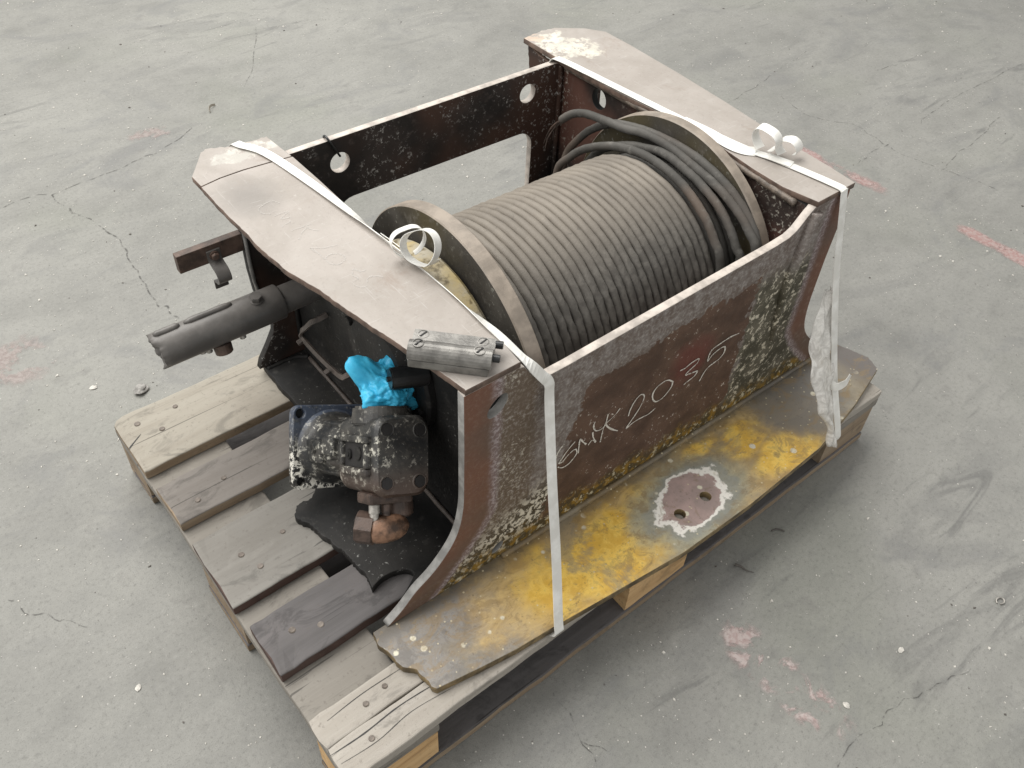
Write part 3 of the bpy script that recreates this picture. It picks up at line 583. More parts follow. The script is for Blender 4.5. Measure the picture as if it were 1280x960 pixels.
# ------------------------------------------------------------------ floor
fl = link('floor', mesh('floor', [(-9, -9, 0), (11, -9, 0), (11, 11, 0), (-9, 11, 0)], [(0, 1, 2, 3)]), M['floor'], kind='structure')
def mark(name, pts, wd, m, z=.0008):
    P = [Vector((p[0], p[1], z)) for p in pts]; V = []; F = []; n = len(P); ul = []
    for i in range(n):
        T = (P[min(n-1, i+1)]-P[max(0, i-1)]).normalized(); X = Vector((-T.y, T.x, 0))
        V += [P[i]+X*wd/2, P[i]-X*wd/2]; ul += [(i/(n-1), 0), (i/(n-1), 1)]
    for i in range(n-1): F.append((2*i, 2*i+1, 2*i+3, 2*i+2))
    me = mesh(name, V, F); uv = me.uv_layers.new(name='UVMap')
    for lp in me.loops: uv.data[lp.index].uv = ul[lp.vertex_index]
    return link(name, me, m, kind='structure')
mark('floor_marking', [(1.985, 1.35), (1.995, .95), (2.03, .62), (2.05, .35)], .13, M['red'])
mark('floor_marking', [(2.055, .39), (2.062, .15), (2.07, -.4)], .125, M['red'])
mark('floor_marking', [(.652, -.06), (.654, -.18), (.660, -.30), (.665, -.42)], .15, M['pink'])
mark('floor_stain', [(-.30, 1.25), (-.12, 1.24), (.06, 1.22)], .34, M['pinkish'], .0006)
mark('floor_stain', [(.44, 1.93), (.52, 1.94), (.62, 1.93)], .16, M['pinkish'], .0006)
for i in range(13):
    pts = [Vector((x, y, .0011)) for x, y in D['crack%d' % i]]
    P = crom(pts, 5); V = []; F = []
    for j, p in enumerate(P):
        T = (P[min(len(P)-1, j+1)]-P[max(0, j-1)]).normalized(); X = Vector((-T.y, T.x, 0)); k = Vector((noise.noise(p*38), noise.noise(p*38+Vector((9, 2, 1))), 0))*.010
        ww = (.0022 if i in (0, 1) else .0013)*(.5+.9*abs(noise.noise(p*21)))*(1.25 if p.y > 1 or p.x > 1.2 else .9); V += [p+k+X*ww, p+k-X*ww]
    for j in range(len(P)-1): F.append((2*j, 2*j+1, 2*j+3, 2*j+2))
    link('floor_crack', mesh('floor_crack', V, F), M['crack'], kind='structure')

# loose grit over the floor: too much to count
V = []; F = []; MI = []
def inside_pallet(x, y): return -.02 < x < 1.22 and -.02 < y < .82
rr = random.Random(3); cnt = 0
while cnt < 9000:
    x = rr.uniform(-.9, 3.6); y = rr.uniform(-.75, 3.2)
    if inside_pallet(x, y): continue
    if noise.noise(Vector((x*2.3, y*2.3, 4))) < rr.uniform(-.6, .45)-(.15 if x < .6 else 0): continue
    s = min(.0046, .0008+.00075*rr.expovariate(1.0)); a = rr.uniform(0, 6.28); k = len(V); q = rr.uniform(.5, 1.0)
    pts = [(s*math.cos(a+b)*(1 if c % 2 else q), s*math.sin(a+b)*(1 if c % 2 else q)) for c, b in enumerate((0, 1.5+rr.uniform(-.4, .4), 3.1, 4.6+rr.uniform(-.4, .4)))]
    V += [(x+u, y+v, .0004) for u, v in pts]+[(x+u*.6, y+v*.6, s*.55) for u, v in pts]
    fs = [(k, k+1, k+5, k+4), (k+1, k+2, k+6, k+5), (k+2, k+3, k+7, k+6), (k+3, k, k+4, k+7), (k+4, k+5, k+6, k+7)]
    F += fs; MI += [1 if rr.random() < .12 else 0]*5; cnt += 1
me = mesh('grit', V, F, False, MI)
link('grit', me, [M['chip'], M['chip_dark']], kind='stuff')

# ------------------------------------------------------------------ pallet
pal = thing('wooden_pallet', 'weathered wooden pallet of five boards carrying the rope winch', 'pallet', mw=Matrix.Identity(4))
def board(name, x0, x1, y0, y1, z0, z1, m, seed=0, nx=60, wob=.0024, chips=(), warp=0, rot=0, along='x', corner=0, side=None):
    rc = random.Random(seed*7+1); chips = list(chips)+[(rc.choice((x0, x1))+rc.uniform(-.02, .02), rc.choice((y0, y1))+rc.uniform(-.004, .004), rc.uniform(.008, .022), rc.uniform(.002, .006)) for _ in range(3)]+[(rc.uniform(x0, x1), rc.choice((y0, y1)), rc.uniform(.006, .016), rc.uniform(.001, .004)) for _ in range(7)]
    """sawn board: slightly wavy edges, softened arrises, worn ends"""
    prof = []; b = .0022; L0, L1 = (x0, x1) if along == 'x' else (y0, y1); c0, c1 = (y0, y1) if along == 'x' else (x0, x1)
    prof = [(c0, z0+b), (c0, z1-b), (c0+b*.4, z1-b*.35), (c0+b*1.3, z1), (c0+(c1-c0)*.33, z1), (c0+(c1-c0)*.66, z1), (c1-b*1.3, z1), (c1-b*.4, z1-b*.35), (c1, z1-b), (c1, z0+b), (c1-b, z0), (c0+b, z0)]
    n = len(prof); V = []; F = []; mid = (c0+c1)/2
    ts = [0, .002, .006]+[i/nx for i in range(1, nx)]+[.994, .998, 1]
    for t in ts:
        ex = min(t, 1-t)*(L1-L0); sh = max(0, 1-ex/.004); cr = corner*max(0, 1-ex/max(corner*1.4, 1e-6))**2 if corner else 0
        for k, (c, z) in enumerate(prof):
            l = L0+(L1-L0)*t; e = noise.noise(Vector((l*13, seed*3.7+(0 if c < mid else 9), z*3)))*wob+noise.noise(Vector((l*60, seed*1.3+(0 if c < mid else 5), 2)))*wob*.45
            en = noise.noise(Vector((c*60, seed*2.2, t*4)))*.0042*(1 if ex < .004 else 0)
            c2 = c+e; 
            if cr and c > mid: c2 = min(c2, c1-cr)
            z2 = z-(sh*.0011 if z > (z0+z1)/2 else -sh*.0011)+warp*(t-.5)**2+noise.noise(Vector((l*5, c*20, seed)))*.0007
            for (cl, cc, rad, dep) in chips:
                dd = math.hypot(l-cl, c2-cc)
                if dd < rad and z > (z0+z1)/2: z2 -= dep*(1-dd/rad)
            V.append((l+en, c2, z2) if along == 'x' else (c2, l+en, z2))
    for i in range(len(ts)-1):
        for k in range(n): a, b2 = i*n+k, i*n+(k+1) % n; F.append((a, b2, b2+n, a+n))
    F.append(tuple(range(n))[::-1]); F.append(tuple(range((len(ts)-1)*n, len(ts)*n)))
    bm = bmesh.new(); bm.from_mesh(mesh('t', V, F)); bm.normal_update()
    for f in bm.faces: f.material_index = 1 if abs(f.normal.z) < .5 else 0
    return link(name, bm_mesh(name, bm, False), [m, side or m], pal)
deck = [board('deck_board', 0, 1.2, .655, .80, .122, .144, M['w1'], 1, corner=.014, side=M['w6']), board('deck_board', .002, 1.198, .516, .612, .122, .1445, M['w2'], 2, side=M['w6']),
        board('deck_board', 0, 1.2, .327, .473, .122, .144, M['w3'], 3, side=M['wd']), board('deck_board', .004, 1.2, .187, .286, .122, .1455, M['w4'], 4, side=M['wd'])]
# nearest board is split along its length: two slats with a dark gap between
deck.append(board('deck_board', 0, 1.2, .0, .056, .122, .144, M['w5'], 5, wob=.0022)); deck.append(board('deck_board', -.001, 1.2, .0582, .1065, .122, .1438, M['w5'], 6, wob=.003))
for x0 in (0, .5275, 1.055): board('cross_board', x0, x0+.145, 0.001, .799, .100, .122, M['w8'], 9+x0, along='y', nx=24)
blk = [(0, .145), (.5275, .6725), (1.055, 1.2)]; rows = [(0, .1), (.3275, .4725), (.70, .80)]
for i, (a, b) in enumerate(blk):
    for j, (c, d) in enumerate(rows):
        m = M['w7'] if (i == 0 and j == 0) else (M['w6'] if i == 2 or j else M['w7'])
        board('block', a+.002, b-.002, c+.002, d-.001, .022, .100, m, 20+i*3+j, nx=8, wob=.001)
for j, (c, d) in enumerate(rows): board('runner_board', .001, 1.199, c, d, .001, .022, M['w4'], 40+j, side=M['w6'])
# nails
bmn = bmesh.new(); cyl_bm(bmn, (0, 0, -.004), (0, 0, .0022), .0052, 14, None, .0008); nme = bm_mesh('nail', bmn); nme.materials.append(M['nail'])
def nail(x, y, z, s=1, par=0):
    o = bpy.data.objects.new('nail', nme); COL.objects.link(o); o.parent = deck[par]; o.location = (x, y, z); o.scale = (s, s, 1); o.rotation_euler = (rr.uniform(-.15, .15), rr.uniform(-.15, .15), 0)
for (px, py, pr) in [(.034, .765, 0), (.064, .728, 0), (.105, .765, 0), (.10, .562, 1), (.045, .545, 1), (.052, .405, 2), (.066, .368, 2), (.125, .405, 2), (.05, .24, 3), (.088, .222, 3), (.055, .032, 4), (.075, .078, 5), (.11, .084, 5)]:
    nail(px, py, .1437 if pr not in (3,) else .1452, rr.uniform(.8, 1.05), pr)
# splits in the boards: flat near-black strips laid on top, painting the shade inside
def groove(par, pts, wd, z=.1446):
    V = []; F = []; P = crom([Vector((x, y, z)) for x, y in pts], 6); n = len(P)
    for i, p in enumerate(P):
        T = (P[min(n-1, i+1)]-P[max(0, i-1)]).normalized(); X = Vector((-T.y, T.x, 0)); ww = wd*math.sin(math.pi*min(1, .06+i/(n-1)*.94))**.6*(.6+.7*abs(noise.noise(p*60)))
        V += [p+X*ww/2, p-X*ww/2]
    for i in range(n-1): F.append((2*i, 2*i+1, 2*i+3, 2*i+2))
    link('split', mesh('split', V, F), M['dark_hole'], deck[par])
groove(0, [(-.001, .718), (.012, .727), (.03, .739)], .0030)
groove(4, [(-.001, .046), (.05, .044), (.11, .047), (.17, .043)], .0026, .1446)
groove(5, [(.02, .090), (.08, .094), (.15, .092)], .0016, .1444)
groove(4, [(.004, .028), (.06, .024), (.12, .030), (.19, .022)], .0012, .1447)

# ------------------------------------------------------------------ winch frame
win = thing('winch', 'rusty steel rope winch frame with cable drum and yellow foot plate, lashed on the pallet', 'winch')
def XZ(y0): return lambda x, y, z: (x, y0+z, y)          # upright plate across the pallet (drawn in x, z; thickness to +y)
def XY(z0): return lambda x, y, z: (x, y, z0+z)
def YZ(x0): return lambda x, y, z: (x0+z, x, y)
def v2(l): return [(p.x, p.y) for p in l]
leftcurve = v2(crom([Vector(p+(0,)) for p in [(-.010, .0168), (.018, .038), (.042, .063), (.070, .082), (.092, .104), (.110, .130), (.121, .160), (.127, .20), (.128, .24)]], 4))
rightcurve = [(1.016-x, z) for x, z in leftcurve][::-1]
front = leftcurve+[(.128, .330), (.127, .424)]+[(.214, .4238), (.222, .421), (.2295, .409), (.239, .394), (.250, .384), (.262, .380), (.30, .380), (.50, .3875), (.72, .3955), (.752, .3985), (.768, .406), (.780, .418), (.792, .430), (.800, .4362), (.888, .4385), (.892, .36), (.8885, .30)]+rightcurve
fp = link('front_plate', plate('front_plate', front, [circle(.181, .374, .0125, 20, .0205, math.radians(-40)), circle(.193, .046, .008, 16, .013, math.radians(-45))], .014, XZ(0), grey=lambda c, n: c.y < .42 and (c.x < .25 or c.x > .85)), [M['front'], M['edge'], M['edge_grey']], win)
back_l = [(.088, .0168), (.094, .034), (.112, .062), (.128, .09), (.131, .115), (.122, .15), (.110, .19), (.107, .24), (.108, .424)]
back = back_l+[(.198, .4255), (.212, .432), (.50, .434), (.772, .4362), (.778, .4350), (.90, .4350), (.905, .24), (.90, .19), (.89, .15), (.884, .115), (.888, .09), (.92, .0168)]
link('back_plate', plate('back_plate', back, [rrect(.287, .724, .10, .3125, .032), circle(.3005, .386, .0185, 24), circle(.7075, .3935, .0185, 24)], .014, XZ(.595), grey=lambda c, n: c.x < .2), [M['back'], M['edge'], M['black']], win)
# side walls under the top plates
def wall(x0, mat, hole, zt=.4240):
    out = [(.0145, .0172), (.5945, .0172), (.5945, zt), (.0145, zt)]
    return link('side_wall', plate('side_wall', out, hole, .014, YZ(x0)), [mat, M['black']], win)
wl = wall(.182, M['black'], [circle(.26, .25, .055, 36)]); wr = wall(.793, M['black_brown'], [circle(.490, .403, .0185, 24, .0195)], .4352)
# bearing housing on the left wall with bolts
lx = lambda x0: (lambda a, b, h: (x0-h, .26+a, .25+b))
bh = link('bearing_housing', lathe('bearing_housing', [(.118, 0), (.118, .010), (.114, .014), (.085, .015), (.080, .026), (.060, .030), (.0, .030), (0, 0)], lx(.1815), 56, False, False), M['black'], win)
for i in range(8):
    a = math.radians(i*45+12); bmb = bmesh.new(); hexbolt(bmb, (.1675, .26+.100*math.cos(a), .25+.100*math.sin(a)), (-1, 0, 0), .0085, .007)
    link('bolt', bm_mesh('bolt', bmb), M['black'], bh)
# foot plates
ledge_l = [(p[0], p[1]) for p in D['ledge']]
ledge = jag([(1.045, .006), (-.030, .006)][1:]+ledge_l[1:7], .0022, .004, 3)+[(.0608, -.1325), (.12, -.141), (.184, -.1458), (.30, -.157), (.44, -.170), (.60, -.170), (.80, -.160), (.94, -.132)]+jag([(1.058, -.099), (1.0700, -.067), (1.058, -.030), (1.045, .006)], .0018, .005, 4)
link('foot_plate', plate('foot_plate', ledge, [circle(.4894, -.1126, .0098, 20), circle(.5511, -.1127, .0098, 20)], .0155, XY(.0005)), [M['ledge'], M['edge_yellow']], win, None).__setitem__('label', 'worn yellow foot plate with two bolt holes')
mp = [(p[0], p[1]) for p in D['motorplate']]
notch = v2(crom([Vector(p+(0,)) for p in [(.0069, .0706), (.0294, .0772), (.052, .0752), (.068, .067), (.0723, .0573), (.0658, .0485), (.030, .028), (-.006, .0105)]], 4))
rear = jag([(.018, .2755), (-.011, .2765), (-.0227, .2591)]+mp[1:8], .0042, .0035, 8)+notch
basep = [(.98, .0075), (1.02, .0075), (.93, .10), (.92, .61), (.35, .612)]+jag([(.115, .612), (.098, .606), (.097, .53), (.1, .47), (.113, .42), (.085, .34), (.018, .2755)], .0015, .006, 12)[:-1]+rear+[(-.0045, .0085)]
link('base_plate', plate('base_plate', basep, [rrect(.268, .776, .05, .44, .02)], .0155, XY(.0004)), [M['black'], M['black']], win)
link('base_floor', box('base_floor', .1985, .266, .016, .593, .0165, .0185, .0004), M['inner'], win)
# top plates
l_in = [(.2115, .594), (.2125, .50), (.2115, .355), (.2185, .20), (.222, .10), (.219, .05), (.2145, -.0006)]
fl_l = [(.1285, -.0006)]+jag([(.1285, .002), (.120, .06), (.100, .155), (.080, .265), (.064, .33), (.0585, .39), (.058, .45), (.0555, .52), (.0565, .580)], .0012, .006, 15)
seam = [(.0565, .582), (.09, .588), (.13, .589), (.17, .586), (.2112, .582)]
outl = fl_l+seam+[(.2125, .50), (.2115, .355), (.2185, .20), (.221, .10), (.219, .05), (.2145, -.0006)]
tl = link('top_plate', plate('top_plate', outl, [], .0105, lambda x, y, z: (x, y, .4245+z)), [M['flange'], M['edge_brown']], win); tl['label'] = 'left top plate with faint chalk scribble'
endp = [(.0575, .5855), (.09, .5912), (.13, .5925), (.17, .5895), (.2112, .5852), (.2085, .627), (.2062, .661)]+jag([(.2062, .661), (.170, .664), (.145, .669), (.125, .674), (.108, .680), (.098, .676)], .004, .004, 19)+[(.078, .647), (.057, .618)]
link('top_plate_end', plate('top_plate_end', endp, [], .0105, lambda x, y, z: (x, y, .4235+z)), [M['flange'], M['edge_brown']], win)
fr = [(.802, -.0006), (.894, -.0006), (.8985, .054), (.902, .141), (.917, .30), (.925, .42), (.930, .56), (.9295, .628), (.905, .662), (.853, .699)]+jag([(.853, .699), (.825, .706), (.80, .701), (.776, .697)], .004, .005, 23)+[(.7765, .594), (.779, .46), (.795, .30), (.797, .20), (.790, .12), (.789, .06)]
tr = link('top_plate', plate('top_plate', fr, [], .0105, lambda x, y, z: (x, y, .4355+z+(.0015 if x > .85 else 0))), [M['flange'], M['edge_brown']], win); tr['label'] = 'right top plate with cream paint at its far corner'
# hanging web below the far corner of the right plate
link('web', plate('web', jag([(.612, .42), (.690, .434), (.682, .385), (.665, .36), (.612, .33)], .002, .006, 29)+[(.612, .42)][:0], [], .010, YZ(.781)), [M['back'], M['edge_brown']], win)
# weld beads
def bead(pts, r=.0045, seed=0, m='weld'): return link('weld_bead', tube('weld_bead', crom([Vector(p) for p in pts], 10), r, 8, True, .0016, seed, 160), M[m], win)
bead([(.20, -.002, .0168), (.50, -.003, .0168), (.80, -.002, .0168), (1.0, -.002, .0168)], .0055, 1, 'ledge')
bead([(.232, .018, .395), (.222, .02, .30), (.205, .02, .15), (.2, .02, .05)], .005, 2, 'black')
bead([(.785, .594, .43), (.785, .591, .30), (.785, .591, .03)], .005, 3, 'back'); bead([(.786, .58, .432), (.790, .40, .4345), (.797, .24, .4345), (.792, .12, .434), (.789, .03, .431)], .006, 4)
bead([(.112, .592, .40), (.110, .592, .24), (.118, .592, .17)], .0035, 6, 'edge_grey'); bead([(.178, .592, .40), (.178, .592, .05)], .005, 7, 'black')
bead([(.10, .588, .0165), (.15, .588, .0165), (.178, .575, .0165)], .004, 8, 'black'); bead([(.178, .57, .0168), (.178, .35, .0168), (.178, .03, .0168)], .004, 9, 'clip')
# rounded rib where the right side wall meets the front plate
link('corner_rib', tube('corner_rib', crom([Vector(p) for p in [(.806, .0, .426), (.792, -.002, .36), (.785, -.002, .29), (.790, -.001, .22), (.80, .001, .16)]], 8), lambda t: .012*(1-t*.5), 12, True, .0012, 4), M['front'], win)
# drum
CY, CZ = .247, .239
dm = lambda x0: (lambda a, b, h: (x0+h, CY+a, CZ+b))
def disc(x0, th, lab):
    me = lathe('drum_flange', [(.234, .002), (.232, 0), (.160, 0), (.155, .004), (.05, .004), (.05, th-.004), (.17, th-.004), (.232, th), (.234, th-.002)], dm(x0), 128)
    for p in me.polygons:
        c = p.center; p.material_index = 1 if math.hypot(c.y-CY, c.z-CZ) > .2325 else 0
    me.materials.append(M['disc']); me.materials.append(M['rim']); return link('drum_flange', me, [], win)
disc(.271, .026, ''); disc(.7535, .021, '')
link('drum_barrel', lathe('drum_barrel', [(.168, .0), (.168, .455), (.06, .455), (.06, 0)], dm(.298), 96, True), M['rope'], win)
link('drum_shaft', cyl('drum_shaft', (.19, CY, CZ), (.80, CY, CZ), .045, 40), M['disc'], win)
# wrap of yellow paint and gearbox cover seen between left plate and drum
link('gearbox_cover', lathe('gearbox_cover', [(.186, 0), (.186, .060), (.178, .0675), (.05, .0685), (.05, 0)], dm(.1985), 72, False), M['inner'], win)
# small bore hook wire on the back plate
link('tie_wire', tube('tie_wire', crom([Vector(p) for p in [(.300, .592, .400), (.292, .590, .415), (.283, .592, .434), (.282, .602, .438), (.284, .611, .430), (.295, .612, .405)]], 6), .0022, 6), M['rubber'], win)
# tube stub with split sleeve
PY, PZ = .50, .238
pipe_m = lambda a, b, h: (h, PY+a, PZ+b)
tb = link('drive_tube', lathe('drive_tube', [(.0240, .19), (.0240, .10), (.012, .10), (.012, .19)], pipe_m, 40), M['tube'], win)
sv = []
prof = [(.0258, .1135), (.0268, .112), (.0268, -.072), (.0215, -.072), (.0215, .1135)]
me = lathe('sleeve', [(.0285, .1135), (.0296, .112), (.0296, .08), (.0296, .04), (.0296, 0), (.0296, -.04), (.0296, -.07), (.0296, -.085), (.0296, -.096), (.0232, -.096), (.0232, .1135)], pipe_m, 90, True)
for v in me.vertices:
    if v.co.x < -.065:
        k = noise.noise(Vector((v.co.y*55, v.co.z*55, 3)))*.009+noise.noise(Vector((v.co.y*210, v.co.z*210, 7)))*.003; v.co.x += k+(v.co.z-PZ)*-.10*(1 if v.co.x < -.08 else .3)
slv = link('sleeve', me, M['tube'], win)
for x0, x1 in ((-.094, -.052), (-.045, .035)):
    a = math.radians(84); link('sleeve_seam', tube('sleeve_seam', [Vector((x0+(x1-x0)*i/8, PY+.0305*math.cos(a), PZ+.0305*math.sin(a))) for i in range(9)], lambda t: .0052*min(1, .5+5*min(t, 1-t)), 10, True, .0008, 3), M['tube'], slv)
bmb = bmesh.new(); aa = math.radians(104); hexbolt(bmb, (.072, PY+.0283*math.cos(aa), PZ+.0283*math.sin(aa)), (0, math.cos(aa), math.sin(aa)), .0098, .0085, .012); link('bolt', bm_mesh('bolt', bmb), M['tube'], slv)
dirn = Vector((0, -.35, -.94)).normalized()
for x, r, h in ((.000, .0155, .018), (-.022, .0055, .008), (.036, .0058, .008), (-.032, .006, .005)):
    c = Vector((x, PY, PZ))+dirn*.0278; bmb = bmesh.new(); cyl_bm(bmb, c, c+dirn*h, r, 18, r*.92, .001); link('nipple', bm_mesh('nipple', bmb), M['bar' if r > .01 else 'steel'], slv)
# flat bar and hose clip
link('flat_bar', box('flat_bar', -.0045, .150, .5985, .6125, .2835, .3175, .0012), M['bar'], win)
clip_pts = [(.0, .0145, .012), (.0, .0145, -.008), (.0, .006, -.014), (.0, -.009, -.022), (.0, -.0145, -.036), (.0, -.009, -.047), (.0, .004, -.052), (.0, .010, -.055), (.0, .010, -.074)]
ck = ribbon('hose_clip', [(.055, .583+p[1]-.001, .298+p[2]*.85) for p in clip_pts], (1, 0, 0), .023, .0030, 6); hc = link('hose_clip', ck, M['tube'], win)
bmb = bmesh.new(); hexbolt(bmb, (.055, .5955, .2985), (0, -1, 0), .0062, .006, .0085); link('bolt', bm_mesh('bolt', bmb), M['bar'], hc)
# bent handle on the wall
hp = [(.1805, .470, .196), (.165, .474, .190), (.155, .480, .184), (.150, .500, .158), (.150, .521, .134), (.150, .5212, .120), (.150, .490, .1185), (.150, .4576, .1202), (.150, .4014, .1282), (.150, .377, .137), (.150, .365, .150), (.160, .345, .172), (.1805, .325, .185)]
link('grab_handle', ribbon('grab_handle', hp, [(.35, .2, 1)]*len(hp), .009, .004, 5), M['clip'], win)
for y, z in ((.53, .112), (.435, .114)):
    bmb = bmesh.new(); hexbolt(bmb, (.144, y-.02, z+.012), (-1, 0, -.3), .0055, .009); link('bolt', bm_mesh('bolt', bmb), M['clip'], win)
# black stub beside the glove
bmb = bmesh.new(); cyl_bm(bmb, (.181, .163, .300), (.128, .180, .307), .0165, 24, None, .002); cyl_bm(bmb, (.129, .180, .307), (.124, .1815, .3075), .004, 12); link('locking_pin', bm_mesh('locking_pin', bmb), M['rubber'], win)
# chalk writing
for ch, ids in (('G', (0, 1)), ('M', (2, 3, 4, 5)), ('K', (6, 7)), ('2', (8,)), ('0', (9,)), ('3', (10,)), ('5', (11,))):
    V = []; F = []
    for i in ids:
        a, b = stroke('c', [Vector(p) for p in D['chalk%d' % i]], .0036, (0, -1, 0), .0004+.0001*(i % 3)); k = len(V); V += a; F += [tuple(q+k for q in f) for f in b]
    co = link('chalk_letter', mesh('chalk_letter', V, F), M['chalk'], fp); co['label'] = 'hand-written chalk '+('letter ' if ch.isalpha() else 'figure ')+ch
for i in range(len([k for k in D if k.startswith('faint')])):
    V, F = stroke('c', [Vector((p[0], p[1], .4352)) for p in D['faint%d' % i]], .0030, (0, 0, 1), .0004)
    link('chalk_stroke', mesh('chalk_stroke', V, F), M['faint'], tl)

# ------------------------------------------------------------------ wire rope
rope = thing('wire_rope', 'greasy grey-brown wire rope wound in tight turns on the drum, its end loose on top', 'rope', (.5, CY, .02))
RB = Vector((.5, CY, .02))
P = []; turns = 25; x0, x1 = .3055, .6905; N = turns*110
for i in range(N+1):
    t = i/N; th = 2*math.pi*turns*t; fx = th/(2*math.pi); step = math.floor(fx); fr_ = fx-step
    sx = step+min(1, max(0, (fr_-.55)/.30)); x = x0+(x1-x0)*sx/turns            # each turn lies square, then steps over behind
    th0 = math.radians(-100)+th; rj = .1800+.0006*noise.noise(Vector((step*1.7, 0, th*.6)))
    P.append(Vector((x+.0006*noise.noise(Vector((step*3.1, th*.5, 5))), CY+rj*math.cos(th0), CZ+rj*math.sin(th0)))-RB)
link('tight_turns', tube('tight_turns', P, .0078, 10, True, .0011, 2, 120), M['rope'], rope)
for v in rope.children[0].data.vertices:      # grease picked up in lumps low on the near side
    q = v.co; low = max(0, min(1, ((CY-.02-(q.y+CY))+.06-(q.z+.02-CZ)*.55+noise.noise(q*8)*.05)/.12))
    if low > 0:
        n = noise.noise(q*190)+.7*noise.noise(q*420); d = Vector((0, q.y, q.z+.02-CZ)).normalized(); v.co += d*(.0024*low*n)+Vector((.0012*low*noise.noise(q*260), 0, 0))
# lower layer showing in the gap beside the flange
P = []
for i in range(4*96+1):
    t = i/96; th = 2*math.pi*t; P.append(Vector((.700+.0158*t*.85, CY+.169*math.cos(th), CZ+.169*math.sin(th)))-RB)
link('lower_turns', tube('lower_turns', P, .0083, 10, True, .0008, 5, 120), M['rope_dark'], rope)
def loop(name, pts, r=.0074, pre=(), post=(), seed=0):
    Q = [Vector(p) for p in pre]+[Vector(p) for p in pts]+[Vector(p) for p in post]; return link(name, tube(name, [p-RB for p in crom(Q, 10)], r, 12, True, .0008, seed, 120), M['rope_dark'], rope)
def ring(x, r, a0, a1, n=10): return [(x, CY+r*math.cos(math.radians(a0+(a1-a0)*i/n)), CZ+r*math.sin(math.radians(a0+(a1-a0)*i/n))) for i in range(n+1)]
def inw(pts, dr, x=None):   # picked on the rope's outer edge: move to its centre line
    o = []
    for p in pts:
        d = Vector((0, p[1]-CY, p[2]-CZ)); d = d.normalized()*(d.length-dr); o.append((p[0] if x is None else x, CY+d.y, CZ+d.z))
    return o
a1 = inw(D['A1b']+D['A1'], .0075); loop('loose_turn', a1, pre=ring(.694, .235, -20, 5, 3)[:3], post=ring(.700, .190, 185, 300, 6), seed=1)
a2 = inw(D['A2'], .008); loop('loose_turn', a2, pre=ring(.712, .196, -30, 45, 6), post=ring(.722, .196, 185, 320, 7), seed=2)
a3 = inw(D['A3'], .006); a3 = [(p[0]-.004*max(0, 6-i), p[1], p[2]) for i, p in enumerate(a3)]
loop('loose_end', a3, post=ring(.737, .208, 180, 320, 7), seed=3)
a4 = inw(D['A4'], .006); loop('loose_turn', a4, pre=ring(.732, .262, -25, 5, 3), post=[(.7435, .372, .4215), (.7445, .32, .434), (.745, .25, .4415), (.7455, .18, .4375), (.7455, .11, .415), (.745, .055, .372), (.7445, .03, .31)]+ring(.7445, .214, 178, 300, 6), seed=4)
e0 = Vector(a3[0])
for k, dv in enumerate([(.004, .012, -.012), (.010, .028, -.035), (-.008, .022, -.03), (.002, .035, -.055)]):
    q = e0+Vector(dv); link('frayed_strand', tube('frayed_strand', [p-RB for p in crom([e0-Vector((0, .01, -.004)), e0+Vector(dv)*.4+Vector((0, 0, .002)), q, q+Vector((dv[0]*.6, .008, -.03))], 6)], lambda t: .0032*(1-.75*t), 6), M['rust'], rope)

# ------------------------------------------------------------------ hydraulic motor
mo = D['motor']; ua, va, aa_ = Vector(mo['u']), Vector(mo['v']), Vector(mo['a']); mc = Vector(mo['c'])
MM = WM @ Matrix(((ua.x, va.x, aa_.x, mc.x), (ua.y, va.y, aa_.y, mc.y), (ua.z, va.z, aa_.z, mc.z), (0, 0, 0, 1))) @ Matrix.Scale(mo['h']/.064, 4)
mot = thing('hydraulic_motor', 'black hydraulic motor with square flange and flaking white paint, lying beside the winch', 'motor', mw=MM)
hh = .064
def mxy(z0): return lambda x, y, z: (x, y, z0+z)
hr = hh-.0125
link('mounting_flange', plate('mounting_flange', rrect(-hh, hh, -hh, hh, .014, 8), [circle(sx*hr, sy*hr, .0072, 20) for sx in (-1, 1) for sy in (-1, 1)], .016, mxy(-.016), .002, False), M['motor'], mot)
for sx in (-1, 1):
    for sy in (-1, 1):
        bmb = bmesh.new(); cyl_bm(bmb, (sx*hr, sy*hr, -.0155), (sx*hr, sy*hr, -.0110), .0071, 18); link('hole_shade_disc', bm_mesh('hole_shade_disc', bmb), M['dark_hole'], mot)  # added dark disc in each open hole stands in for the shade inside
link('hole_boss', lathe('hole_boss', [(.0072, 0), (.0072, .0022), (.0125, .0022), (.0125, 0)], lambda a, b, h: (-hr+a, -hr+b, h), 28), M['motor'], mot)
body = lathe('body', [(.0, -.002), (.0575, -.002), (.0575, .004), (.0545, .006), (.0535, .010), (.0490, .011), (.0475, .014), (.0440, .018), (.0405, .050), (.0425, .056), (.0425, .070), (.0395, .076), (.0390, .105), (.0420, .112), (.0420, .128), (.0380, .134), (.038, .17), (.0, .17)], lambda a, b, h: (a, b, h), 64, True, False)
link('body', body, M['motor'], mot)
for ang, wd, z0, z1, hgt in ((184, .034, .012, .062, .0480), (172, .026, .060, .100, .0470), (118, .012, .010, .110, .0450), (238, .012, .010, .110, .0450), (80, .014, .01, .110, .0460), (205, .010, .07, .125, .0455)):
    R4 = Matrix.Rotation(math.radians(ang), 4, 'Z'); link('cast_rib', box('cast_rib', .028, hgt, -wd/2, wd/2, z0, z1, .004, R4), M['motor'], mot)
bmb = bmesh.new(); cyl_bm(bmb, (-.042, .004, .040), (-.0515, .003, .040), .0120, 24, .0100, .0015); bs = link('plug_boss', bm_mesh('plug_boss', bmb), M['motor'], mot)
bmb = bmesh.new(); cyl_bm(bmb, (-.050, .003, .040), (-.0520, .003, .040), .0040, 14); link('plug_bore', bm_mesh('plug_bore', bmb), M['dark_hole'], bs)
